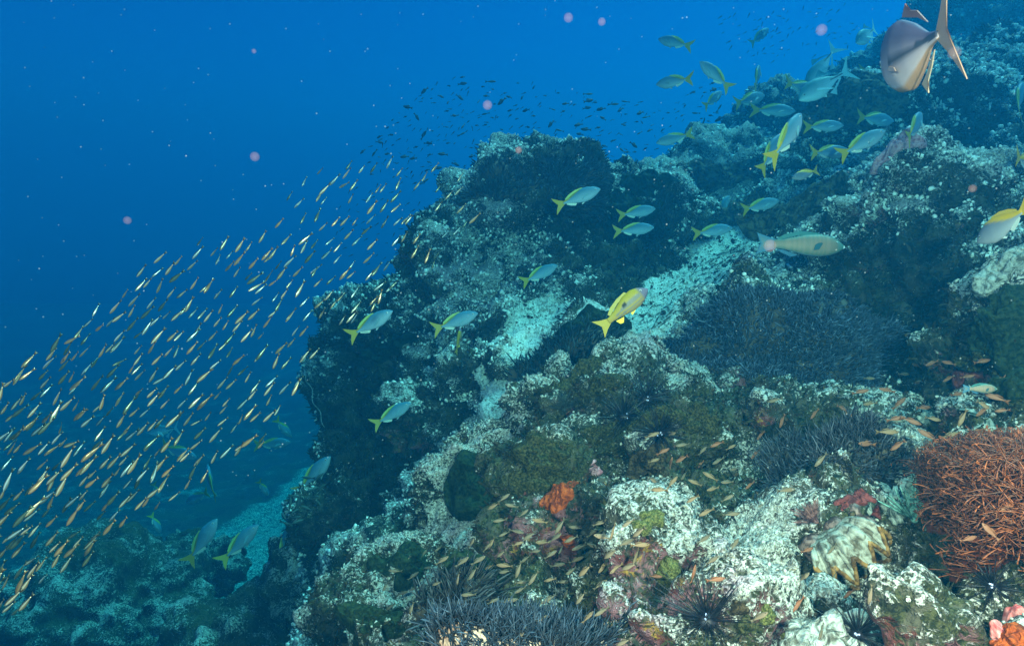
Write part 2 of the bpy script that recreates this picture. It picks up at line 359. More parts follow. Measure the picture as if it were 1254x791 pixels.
# a low ridge behind the boulder on the left
p3 = np.stack([X, Y, Z], -1)
f = np.array([[j*nx+i, j*nx+i+1, (j+1)*nx+i+1, (j+1)*nx+i] for j in range(ny-1) for i in range(nx-1)])
def on_floor(px, py): r_ = ray(px, py); return (px, py, (SEA-.1)/r_.z)
sea_s = sstep(1.15, .55, seg_dist(p3, [on_floor(405, 560), on_floor(365, 600), on_floor(310, 665), on_floor(290, 730)])+.5*fbm(p3*1.5, 2))
me = mesh('seabed', p3, f)
n_ = normals_of(me); paint(me, p3, n_, fbm(p3*4, 3)-1.3, sea_s*.47)  # pale cover cut: the bed's fade into the water is painted as dark colour
me.attributes['warm'].data.foreach_set('value', np.zeros(len(p3), dtype=np.float32))
tag(link('seabed', me, M_REEF), kind='structure')

# ------------------------------------------------------------------ haze (the water itself)
bm = bmesh.new(); bmesh.ops.create_cube(bm, size=1)
for v in bm.verts: v.co = Vector(((v.co.x)*150, v.co.y*150+20, -6.5 if v.co.z < 0 else 2.6))
hm = bpy.data.meshes.new('haze'); bm.to_mesh(hm); bm.free()
mh = bpy.data.materials.new('sea_water_haze'); mh.use_nodes = True; n = mh.node_tree; n.nodes.clear()
out = n.nodes.new('ShaderNodeOutputMaterial'); pv = n.nodes.new('ShaderNodeVolumePrincipled'); n.links.new(pv.outputs[0], out.inputs['Volume'])
pv.inputs['Density'].default_value = .30
pv.inputs['Color'].default_value = (.002, .078, .166, 1); pv.inputs['Absorption Color'].default_value = (0.0, .75, .92, 1)
pv.inputs['Anisotropy'].default_value = .54
hz = link('haze', hm, mh); tag(hz, kind='stuff')

# ------------------------------------------------------------------ placing on the reef
dg = bpy.context.evaluated_depsgraph_get(); dg.update()
TREES = [BVHTree.FromObject(o, dg) for o in REEF + [bpy.data.objects['seabed']]]
def cast(o, d, far=60):
    best = None
    for t in TREES:
        h = t.ray_cast(o, d, far)
        if h[0] is not None and (best is None or h[3] < best[3]): best = h
    return best
def hit(px, py):
    h = cast(Vector((0, 0, 0)), ray(px, py).normalized())
    if h is None: return P(px, py, 6), Vector((0, 0, 1))
    return h[0], h[1] if h[1].dot(ray(px, py)) < 0 else -h[1]
def frame_at(px, py, spread=14, upbias=.35):
    c, n0 = hit(px, py); n = Vector(n0)
    for k in range(6):
        a = k*math.pi/3; q, m = hit(px+spread*math.cos(a), py+spread*math.sin(a))
        if (q-c).length < .5: n = n+m
    n = (n.normalized()+Vector((0, 0, upbias))).normalized()
    u = n.cross(Vector((0, 0, 1))); u = Vector((1, 0, 0)) if u.length < .1 else -u.normalized()
    u = (cR - n*cR.dot(n)).normalized(); w = n.cross(u)      # u: along picture right, w: uphill/away
    return c, n, u, w
def drape(c, n, u, w, a, b, back=.22):
    """point of the reef under local coordinates a, b"""
    o = c+u*a+w*b+n*back
    h = cast(o, -n, back*2.6)
    if h is None: return None, n
    m = h[1] if h[1].dot(n) > 0 else -h[1]
    return h[0], m
def tubes(base, dirs, length, rad, bend=None, rings=5, sides=5, tip=.8, cols=(None, None), arc=None):
    """many tapered tubes in one mesh; arrays (N,3),(N,3),(N,),(N,)"""
    base = np.asarray(base); dirs = np.asarray(dirs); N = len(base)
    length = np.broadcast_to(length, (N,)); rad = np.broadcast_to(rad, (N,))
    dirs = dirs/np.linalg.norm(dirs, axis=1)[:, None]
    ref = np.where(np.abs(dirs[:, 2:3]) < .9, np.array([[0, 0, 1.0]]), np.array([[1.0, 0, 0]]))
    e1 = np.cross(dirs, ref); e1 /= np.linalg.norm(e1, axis=1)[:, None]; e2 = np.cross(dirs, e1)
    bend = np.zeros((N, 3)) if bend is None else np.asarray(bend)
    V = []; T = np.linspace(0, 1, rings)
    for t in T:
        cpos = base+dirs*(length*t)[:, None]+bend*(t*t)
        if arc is not None:          # arc: (perpendicular unit vectors, total turn in radians)
            pv_, kk = arc; kk = kk[:, None]; kt = kk*t**2.2
            cpos = base+dirs*(length[:, None]*(np.sin(kt)/kk*.6+.55*t))+pv_*(length[:, None]*(1-np.cos(kt))/kk)
        rr = rad*((1-t)+tip*t) if t < .99 else rad*tip*.35
        for s in range(sides):
            a = 2*math.pi*s/sides
            V.append(cpos+(e1*math.cos(a)+e2*math.sin(a))*np.broadcast_to(rr, (N,))[:, None])
    V = np.stack(V, 1)      # N, rings*sides, 3
    F = []
    for r_ in range(rings-1):
        for s in range(sides):
            F.append([r_*sides+s, r_*sides+(s+1) % sides, (r_+1)*sides+(s+1) % sides, (r_+1)*sides+s])
    F = np.array(F)[None]+(np.arange(N)*rings*sides)[:, None, None]
    c = None
    if cols[0] is not None:
        t = np.repeat(T, sides)[None, :, None]**1.8; c = (np.asarray(cols[0])*(1-t)+np.asarray(cols[1])*t)
        c = np.broadcast_to(c, V.shape)*nrs.uniform(.4, 1.0, (N, 1, 1))*(1+1.3*(nrs.rand(N, 1, 1) < .22)); c = c.reshape(-1, 3)
    return V.reshape(-1, 3), F.reshape(-1, 4), c
def local(o_pts, c): return np.asarray(o_pts)-np.array(c)
def polar(c, n, u, w, rx, ry, rot, prof, NR=16, NA=44, irr=.25, lift=0., seed=0, skirt=.03):
    """a mass that hugs the reef: polar sheet, height prof(r, ang, pos); edge sunk into the rock"""
    V = []; ca, sa = math.cos(R(rot)), math.sin(R(rot))
    for i in range(NR+1):
        r_ = i/NR
        for j in range(NA):
            a = 2*math.pi*j/NA
            k = 1+irr*float(perlin(np.array([[math.cos(a)*1.3+seed*3.1, math.sin(a)*1.3, seed*1.7]]))[0])*1.6
            x = r_*k*rx*math.cos(a); y = r_*k*ry*math.sin(a)
            x, y = x*ca-y*sa, x*sa+y*ca
            q, m = drape(c, n, u, w, x, y)
            if q is None: q = c+u*x+w*y-n*.04
            V.append((q, x, y, r_, a))
    Q = np.array([v[0][:] for v in V]); rr = np.array([v[3] for v in V]); Nn = np.array(n[:])
    hh = (Q-np.array(c[:]))@Nn          # smooth the drape a little
    hh = hh.reshape(NR+1, NA)
    hh = np.clip(hh, -max(rx, ry)*.7, max(rx, ry)*.7)
    for _ in range(3): hh = (hh+np.roll(hh, 1, 1)+np.roll(hh, -1, 1)+np.vstack([hh[:1], hh[:-1]])+np.vstack([hh[1:], hh[-1:]]))/5
    flat = Q-((Q-np.array(c[:]))@Nn)[:, None]*Nn
    Q = flat+hh.reshape(-1)[:, None]*Nn
    H = prof(rr, Q)-skirt*sstep(.88, 1, rr)
    Q = Q+H[:, None]*Nn
    F = []
    for i in range(NR):
        for j in range(NA):
            a = i*NA+j; b = i*NA+(j+1) % NA
            F.append([a, b, b+NA, a+NA])
    return Q-np.array(c[:]), np.array(F), rr

# ------------------------------------------------------------------ anemones
M_TENT = pigment_mat('tentacle_skin', .55, .3, vary=.2)
M_ABASE = simple('anemone_column_skin', (.035, .028, .02), (.10, .075, .05), 25)
M_PALEBASE = simple('pale_anemone_underside', (.45, .24, .16), (.75, .55, .42), 20)
def anemone(label, px, py, rx, ry, rot, N, L, rad, c0, c1, seed, lean=.35, name='sea_anemone', group=None, curl=0., mat=None, hprof=.04, base=None, sides=5, rings=5, upb=.35, jit=.35, clump=1.0, spread=14):
    c, n, u, w = frame_at(px, py, spread, upb)
    root = link(name, None); root.location = c; tag(root, label, 'anemone' , group)
    pr = lambda r_, q: hprof*np.sqrt(np.clip(1-r_**2, 0, 1))+.012
    V, F, rr = polar(c, n, u, w, rx, ry, rot, pr, seed=seed, irr=.5 if curl else .35)
    link('base', mesh('base', V, F), base or M_ABASE, root)
    # tentacles rooted on the base sheet
    g = V.reshape(17, 44, 3); B_ = []; D_ = []
    rs = np.random.RandomState(seed)
    nn = np.array(n[:])
    while len(B_) < N:
        r_ = math.sqrt(rs.rand())*.98; a = rs.rand()*44
        i = min(15, int(r_*16)); fi = r_*16-i; j = int(a) % 44; fj = a-int(a); j2 = (j+1) % 44
        p = (g[i, j]*(1-fi)+g[i+1, j]*fi)*(1-fj)+(g[i, j2]*(1-fi)+g[i+1, j2]*fi)*fj
        if clump < 1 and perlin(np.array([(p+np.array(c[:]))*9]))[0] < -.35 and rs.rand() > clump: continue
        out = p-nn*(p@nn); out = out/max(rx, ry)
        wv = np.array([perlin(np.array([(p+np.array(c[:]))*5+k*20]))[0] for k in range(3)])
        B_.append(p-nn*.004); D_.append(nn*.8+np.array([0, 0, .25])+out*(lean*2.2)+wv*.55+rs.normal(size=3)*jit*.5)
    B_ = np.array(B_); D_ = np.array(D_)
    ln = L*(rs.uniform(.4, 1.45, N) if curl else rs.uniform(.55, 1.3, N))
    bend = rs.normal(size=(N, 3))*L*(.32+curl)+np.array([.1, 0, -.05])*L
    arc = None
    if curl:
        t_ = np.cross(D_, np.array([0, 0, 1.0])+rs.normal(size=(N, 3))*.7); t_ /= np.linalg.norm(t_, axis=1)[:, None]
        arc = (t_, rs.uniform(3.0, 6.5, N))
    v, f, cc = tubes(B_, D_, ln, rad*rs.uniform(.75, 1.2, N), bend, rings, sides, .85, (c0, c1), arc)
    t = link('tentacles', mesh('tentacles', v, f, cols=cc), mat or M_TENT, root); tag(t, kind='stuff')
    return root
DB0, DB1 = (.010, .010, .009), (.095, .130, .190)
anemone('broad dark blue grey carpet anemone colony in the hollow below the sand channel', 964, 443, .41, .24, 6, 9500, .030, .0025, DB0, DB1, 3, hprof=.09, jit=.6, lean=.15, spread=40, clump=.25)
anemone('dark anemone lobe rising at the upper left shoulder of the big carpet colony', 893, 400, .17, .11, 0, 1100, .036, .0036, DB0, DB1, 4, hprof=.05)
anemone('round dark grey anemone above the red encrusted rock and the open clam', 1010, 558, .17, .13, 0, 2800, .034, .0016, (.015, .013, .012), (.075, .085, .105), 5, hprof=.04)
anemone('wide blue grey anemone with pale pink underside at the bottom edge', 632, 800, .19, .085, 0, 3600, .036, .0016, (.03, .020, .014), (.050, .080, .120), 6, hprof=.05, base=M_PALEBASE, upb=.6)
anemone('dark anemone mass crowning the far rock beside the pale outcrop', 690, 230, .25, .18, 0, 1700, .036, .0045, (.02, .024, .026), (.035, .055, .07), 7, hprof=.06, spread=20)
anemone('dark anemone on the left shoulder of the far rock', 615, 228, .20, .12, 0, 700, .034, .0042, (.02, .024, .026), (.04, .06, .06), 8, hprof=.03)
anemone('dark green anemone mound at the upper end of the sand channel', 792, 290, .27, .17, 0, 1500, .034, .0045, (.015, .022, .022), (.03, .055, .055), 9, hprof=.06, spread=20)
anemone('low teal anemone below the yellow spotted snapper', 712, 442, .26, .15, 0, 1000, .045, .0036, (.01, .016, .016), (.035, .07, .085), 10, hprof=.04)
anemone('small dark anemone at the foot of the pale crumbly rock behind the bottom anemone', 560, 738, .10, .07, 10, 420, .04, .0028, (.02, .016, .012), (.05, .06, .07), 12, hprof=.02)
M_ORANGE = pigment_mat('orange_tentacle_skin', .45, .4, vary=.2)
M_OBASE = simple('rust_column_skin', (.09, .018, .008), (.18, .035, .014), 30)
# the big rust coloured one on a rock of its own bulk at the right edge
oc, on, ou, ow = frame_at(1235, 640, 20, .3)
anemone('large rust orange anemone with long curling tentacles at the right edge', 1258, 614, .165, .17, 20, 7500, .052, .0011, (.022, .005, .002), (.30, .075, .020), 21, name='orange_anemone', curl=.8, mat=M_ORANGE, base=M_OBASE, rings=11, hprof=.11, lean=.6, jit=.12, sides=4, spread=30, upb=.15)

# ------------------------------------------------------------------ hard and soft coral mounds
M_OLIVE = simple('olive_polyp_mat', (.012, .018, .007), (.085, .080, .034), 150, .9, 1.0, .010, .1, .38, .62)
M_OLIVE2 = simple('brown_polyp_mat', (.020, .016, .009), (.10, .072, .040), 120, .9, 1.0, .010, .1, .38, .62)
M_OLF = simple('far_polyp_mat', (.030, .034, .018), (.17, .15, .085), 34, .9, 1.0, .03, .1, .38, .62)  # lighter copy of the olive mat for the far slope
M_GREEN = simple('green_polyp_mat', (.007, .017, .009), (.030, .048, .023), 90, .85, .8, .010, .1, .38, .62)
M_YGRN = simple('yellow_green_star_coral', (.05, .06, .015), (.20, .19, .06), 210, .85, .9, .008, .2, .4, .6)
M_SPONGE = simple('orange_sponge', (.12, .018, .004), (.44, .080, .012), 60, .8, .9, .012, .2, .35, .6)
M_RED = simple('red_sponge', (.05, .010, .010), (.20, .045, .040), 70, .8, .8, .010, .2, .35, .6)
M_PINK = simple('pink_coralline_crust', (.30, .10, .13), (.55, .30, .34), 70, .85, .8, .008, .2, .35, .6)
M_BRICK = simple('rose_sponge', (.55, .09, .09), (.80, .28, .26), 40, .55, .6, .006, .4, .35, .6)
M_ROCK = simple('bleached_coral_rock', (.09, .09, .07), (.42, .44, .40), 60, .85, 1.0, .018, .2, .36, .6)
def nm_ok(nm): return nm not in ('polyp_mat', 'red_crust', 'orange_sponge')
def mound(label, px, py, rx, ry, rot, h, m, seed, name, cat, amp=.012, sc=22, group=None, irr=.3, lump=0, NR=26, NA=64, upb=.3, sharp=.45):
    c, n, u, w = frame_at(px, py, 10, upb)
    if name == 'green_coral': irr = .12
    def pr(r_, q):
        b = np.power(np.clip(1-r_**2, 0, 1), sharp)*h
        return b*(1+lump*(.55-worley(q*sc*.5))) + amp*(fbm(q*sc*2, 2)+(.5-worley(q*sc))*1.2)*sstep(1, .8, r_)
    V, F, rr = polar(c, n, u, w, rx, ry, rot, pr, NR, NA, irr if nm_ok(name) else .5, seed=seed)
    o = link(name, mesh(name, V, F), m); o.location = c; tag(o, label, cat, group)
    return o
mo = [
 ('dark green lobed coral plate on the pale ledge above the bottom anemone', 583, 602, .125, .12, 20, .08, M_GREEN, 'green_coral', .006, 40, 0),
 ('bright orange sponge crust beside the olive polyp mats', 686, 603, .048, .040, 20, .02, M_SPONGE, 'orange_sponge', .018, 40, .8),
 ('small orange sponge patch under the bright orange one', 695, 662, .028, .020, 0, .012, M_SPONGE, 'orange_sponge', .012, 40, .8),
 ('olive polyp mat over the crest of the middle rock', 705, 468, .11, .05, 12, .03, M_OLIVE, 'polyp_mat', .022, 22, .6),
 ('olive polyp mat left of the two sea urchins', 738, 470, .08, .05, 0, .03, M_OLIVE, 'polyp_mat', .02, 22, .6),
 ('large olive polyp mat in the middle of the near rock', 735, 545, .14, .07, 10, .04, M_OLIVE, 'polyp_mat', .024, 22, .7),
 ('olive polyp mat on the left flank of the near rock', 662, 560, .10, .07, -20, .035, M_OLIVE, 'polyp_mat', .022, 22, .7),
 ('olive polyp mat just above the bright orange sponge', 655, 592, .07, .05, 0, .03, M_OLIVE, 'polyp_mat', .02, 24, .7),
 ('brown olive mat on the knoll right of the sea urchins', 815, 512, .10, .05, 0, .035, M_OLIVE, 'polyp_mat', .022, 22, .7),
 ('olive mat wrapping the ledge below the big carpet anemone', 858, 520, .08, .05, 0, .035, M_OLIVE, 'polyp_mat', .022, 22, .7),
 ('brown mat hanging over the dark crevice full of small fish', 800, 570, .07, .06, 0, .03, M_OLIVE2, 'polyp_mat', .02, 22, .7),
 ('green mat on the far pale ledge left of the dark green plate', 500, 690, .12, .08, 0, .03, M_GREEN, 'polyp_mat', .02, 20, .7),
 ('green mat under the pale ledge near the bottom anemone', 575, 690, .09, .06, 0, .03, M_GREEN, 'polyp_mat', .02, 20, .7),
 ('small round green mat above the bottom anemone', 603, 710, .04, .03, 0, .025, M_GREEN, 'polyp_mat', .012, 28, .6),
 ('green mat at the bottom edge left of the bottom anemone', 470, 760, .14, .08, 0, .03, M_GREEN, 'polyp_mat', .02, 20, .7),
 ('bright green mat on the upper knoll at the right edge', 1215, 400, .12, .07, 0, .035, M_GREEN, 'polyp_mat', .022, 22, .7),
 ('green brown mat on the lower knoll at the right edge', 1205, 445, .08, .06, 0, .03, M_OLIVE, 'polyp_mat', .02, 22, .7),
 ('green mat at the far right above the orange anemone', 1240, 470, .06, .06, 0, .03, M_GREEN, 'polyp_mat', .02, 22, .7),
 ('rose brown crust between the right hand knolls', 1180, 450, .05, .05, 0, .02, M_RED, 'red_crust', .015, 30, .7),
 ('broad brown mat on the ridge under the silver jacks', 1040, 125, .36, .22, 0, .10, M_OLF, 'polyp_mat', .05, 9, .6),
 ('dark brown mat on the ridge left of the silver jacks', 975, 135, .26, .16, 0, .08, M_OLF, 'polyp_mat', .05, 9, .6),
 ('green mat on the crest above the sand channel', 880, 212, .30, .2, 0, .08, M_OLF, 'polyp_mat', .05, 9, .6),
 ('grey green mat across the slope right of the sand channel', 975, 262, .28, .16, 0, .08, M_OLF, 'polyp_mat', .05, 10, .6),
 ('grey green mat on the slope left of the parrotfish', 905, 262, .22, .14, 0, .06, M_OLF, 'polyp_mat', .05, 10, .6),
 ('green mat on the ridge left end beside open water', 790, 228, .22, .13, 0, .06, M_GREEN, 'polyp_mat', .05, 10, .6),
 ('green mat on the far slope under the ridge right of the far rock', 770, 260, .25, .14, 0, .06, M_GREEN, 'polyp_mat', .05, 10, .6),
 ('green mat in the hollow under the spotted snapper', 735, 400, .18, .12, 0, .05, M_GREEN, 'polyp_mat', .03, 14, .6),
 ('green mat on the left cliff top', 470, 425, .22, .10, 0, .05, M_GREEN, 'polyp_mat', .04, 12, .6),
 ('yellow green star coral knob on the corner of the pale boulder', 800, 636, .030, .020, 0, .02, M_YGRN, 'star_coral', .006, 60, 0),
 ('green star coral cap left on the pale boulder above the two knobs', 786, 645, .022, .018, 0, .018, M_YGRN, 'star_coral', .006, 60, 0),
 ('upper one of two joined star coral knobs left of the urchin', 822, 690, .022, .020, 0, .02, M_YGRN, 'star_coral', .006, 70, 0),
 ('lower one of two joined star coral knobs left of the urchin', 811, 706, .024, .020, 0, .02, M_YGRN, 'star_coral', .006, 70, 0),
 ('star coral knob right of the big urchin, the higher one', 937, 753, .019, .016, 0, .016, M_YGRN, 'star_coral', .006, 70, 0),
 ('darker star coral knob touching the big urchin spines', 912, 765, .017, .018, 0, .014, M_OLIVE, 'star_coral', .006, 70, 0),
 ('star coral knob at the bottom edge right of the big urchin', 972, 780, .024, .020, 0, .018, M_YGRN, 'star_coral', .006, 70, 0),
 ('brown star coral smear above the darker knob', 905, 743, .018, .014, 0, .01, M_OLIVE2, 'star_coral', .006, 70, 0),
 ('deep red crust on the rock above the open clam', 1052, 612, .040, .022, 0, .010, M_RED, 'red_crust', .008, 60, .6),
 ('pink crust on the middle of the far right rock', 1100, 178, .09, .06, 0, .03, M_PINK, 'pink_crust', .03, 14, .6),
 ('pink crust on the near rock left of the crevice', 728, 572, .03, .02, 0, .008, M_PINK, 'pink_crust', .008, 50, .6),
 ('rose red sponge lump in the bottom right corner, the highest one', 1243, 752, .016, .016, 0, .022, M_BRICK, 'rose_sponge', .003, 60, 0),
 ('rose red sponge lump lowest in the bottom right corner', 1224, 776, .013, .013, 0, .018, M_BRICK, 'rose_sponge', .003, 60, 0),
 ('orange sponge crust under the rose red lumps in the corner', 1238, 783, .035, .02, 0, .012, M_SPONGE, 'orange_sponge', .01, 50, .8),
 ('brown lump left on the leaning pink rock at bottom right', 1118, 728, .016, .012, 0, .014, M_OLIVE2, 'polyp_mat', .003, 60, 0),
 ('brown lump right on the leaning pink rock at bottom right', 1135, 742, .013, .012, 0, .014, M_OLIVE2, 'polyp_mat', .003, 60, 0),
]
catmap = {'green_coral': 'coral', 'orange_sponge': 'sponge', 'polyp_mat': 'soft coral', 'star_coral': 'coral', 'red_crust': 'sponge', 'pink_crust': 'coral crust', 'rose_sponge': 'sponge'}
for i, (lb, px, py, rx, ry, rot, h, m, nm, amp, sc, lump) in enumerate(mo):
    if nm == 'polyp_mat': rx *= .85; ry *= .85; amp *= 1.3; lump *= 1.3
    mound(lb, px, py, rx, ry, rot, h, m, 40+i, nm, catmap[nm], amp, sc, lump=lump, NR=30 if rx > .1 else 20, NA=72 if rx > .1 else 44)
# far anemone like dark boulder and boulders apart from the reef
def boulder(label, px, py, d, rx, ry, rz, seed, name='coral_boulder', voxel=.02, dens=None, rough=1.0, zrot=0, tilt=0, warmth=0):
    c = blob_center((px, py, d, rx, ry, rz))
    v, f = ico((0, 0, 0), (rx, ry, rz), 6 if rx > .3 else 5)
    me = bpy.data.meshes.new(name); me.from_pydata(v.tolist(), [], f); me.update()
    M = Matrix.Rotation(R(zrot), 4, 'Z')@Matrix.Rotation(R(tilt), 4, 'Y'); me.transform(M)
    p = verts_of(me)+np.array(c[:]); nn = normals_of(me)
    dd, small = relief(p*(1 if rx > .3 else 3), nn, np.zeros(len(p))); q = p+nn*dd[:, None]*rough*(1 if rx > .3 else .33)
    me.vertices.foreach_set('co', (q-np.array(c[:])).astype(np.float32).ravel()); me.update()
    paint(me, q, normals_of(me), small-(.55 if rx > .3 else 0), np.zeros(len(p)))
    me.polygons.foreach_set('use_smooth', np.ones(len(me.polygons), dtype=bool))
    o = link(name, me, M_REEF); o.location = c; tag(o, label, 'boulder'); TREES.append(BVHTree.FromPolygons([tuple(x) for x in q], [tuple(x.vertices) for x in me.polygons]))
    return o
boulder('big coral boulder with pale top at the lower left below the fish school', 130, 752, 4.3, .62, .6, .50, 1)
boulder('dark shaded boulder between the sandy patch and the cliff foot', 372, 705, 3.9, .22, .25, .30, 2)
boulder('pale low boulder at the bottom edge between the two large boulders', 300, 800, 3.6, .45, .4, .25, 3)
boulder('faint low boulder right behind the big lower left boulder', 245, 690, 5.4, .35, .3, .22, 4)
o = boulder('white elongated rock slab leaning at the right edge', 1238, 332, 1.95, .11, .05, .05, 5, 'rock_slab', rough=.7, zrot=-10, tilt=-38); o.data.materials[0] = M_ROCK
o = boulder('leaning pinkish rock bar at the bottom right corner', 1142, 752, 1.06, .12, .045, .045, 6, 'rock_slab', rough=.8, zrot=0, tilt=32)
o = boulder('pale rounded stone at the bottom edge right of the big urchin', 1012, 792, 1.12, .06, .05, .035, 7, 'pale_stone', rough=.8); o.data.materials[0] = M_ROCK
o = boulder('pale stone tucked under the round dark grey anemone', 1000, 495, 2.2, .09, .06, .06, 8, 'pale_stone', rough=.9); o.data.materials[0] = M_ROCK

# ------------------------------------------------------------------ sea urchins
M_SPINE = simple('urchin_spine', (.006, .007, .010), (.020, .022, .030), 60, .35, 0, spec=.5)
M_TEST = simple('urchin_body', (.006, .006, .010), (.02, .02, .03), 60, .5, .4, .002)
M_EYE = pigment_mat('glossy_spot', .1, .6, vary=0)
def urchin(label, px, py, r, L, n, seed, thin=.0011):
    c, nrm, u, w = frame_at(px, py, 6, .8); rs = np.random.RandomState(seed)
    root = link('sea_urchin', None); root.location = c+nrm*r*.6; tag(root, label, 'sea urchin')
    v, f = ico((0, 0, 0), (r, r, r*.75), 3); link('test', mesh('test', v, f), M_TEST, root)
    d = rs.normal(size=(n*3, 3)); d /= np.linalg.norm(d, axis=1)[:, None]
    d = d[(d@np.array(nrm[:])) > -.25][:n]
    v, f, c_ = tubes(d*r*.8, d, L*rs.uniform(.6, 1.1, len(d)), thin*1.3, rs.normal(size=(len(d), 3))*L*.02, 4, 4, .25)
    tag(link('spines', mesh('spines', v, f), M_SPINE, root), kind='stuff')
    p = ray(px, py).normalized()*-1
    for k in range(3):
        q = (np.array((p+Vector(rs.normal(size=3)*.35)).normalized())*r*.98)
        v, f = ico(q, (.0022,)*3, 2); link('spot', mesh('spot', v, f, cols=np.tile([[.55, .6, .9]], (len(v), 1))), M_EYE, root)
urchin('largest black sea urchin, long spines spread on the pale boulder', 866, 762, .019, .105, 125, 1, .0008)
urchin('black sea urchin half hidden below the clam at the bottom edge', 1048, 778, .012, .07, 100, 2, .0008)
urchin('dark urchin on the middle rock, right one of the pair under the pale crest', 790, 492, .022, .10, 110, 3, .0011)
urchin('dark urchin on the middle rock, left one of the pair under the pale crest', 762, 512, .022, .10, 110, 4, .0011)
urchin('small dark urchin in the olive mat near the crevice', 808, 532, .018, .07, 110, 5, .0013)
urchin('black urchin in the shade under the orange anemone', 1215, 722, .011, .05, 90, 6, .0008)
urchin('faint urchin low on the left flank of the big carpet anemone', 822, 428, .02, .06, 110, 7, .0015)

# ------------------------------------------------------------------ broken plates of coral and shell among the rubble
M_PLATE = simple('weathered_plate', (.04, .06, .05), (.30, .33, .29), 55, .85, .9, .006, .2, .36, .6)
rs_ = np.random.RandomState(31)
for k in range(46):
    px, py = rs_.uniform(1045, 1215), rs_.uniform(500, 640)
    if px > 1120 and py > 560: px, py = rs_.uniform(1050, 1230), rs_.uniform(490, 560)
    c, nn = hit(px, py); V = []; a0, b0 = rs_.uniform(.012, .030), rs_.uniform(.008, .018); ph = rs_.rand()*9; cv = rs_.uniform(4, 14)
    M = Matrix.Rotation(rs_.uniform(-.9, .9), 3, 'X')@Matrix.Rotation(rs_.uniform(-.8, .8), 3, 'Y')@Matrix.Rotation(rs_.rand()*6, 3, 'Z'); M = (nn.to_track_quat('Z', 'Y').to_matrix())@M
    for side_ in (1, -1):
        for i in range(7):
            for j in range(18):
                r_ = i/6; a = j*math.pi/9; kk = 1+.22*math.sin(3*a+ph)+.12*math.sin(7*a+ph*2)
                x, y = a0*r_*kk*math.cos(a), b0*r_*kk*math.sin(a); z = -cv*(x*x+y*y)+.0018*side_*(1-r_**3)+.0012*math.sin(x*300+ph)
                V.append((M@Vector((x, y, z)))[:])
    F = []
    for s_, o_ in ((1, 0), (-1, 126)):
        for i in range(6):
            for j in range(18):
                q = [o_+i*18+j, o_+i*18+(j+1) % 18, o_+(i+1)*18+(j+1) % 18, o_+(i+1)*18+j]; F.append(q if s_ > 0 else q[::-1])
    o = link('coral_plate', mesh('coral_plate', V, np.array(F)), M_PLATE); o.location = c+nn*.010
    tag(o, 'broken pale coral plate lying in the rubble around the orange anemone', 'coral plate', 'broken coral plates in the rubble')

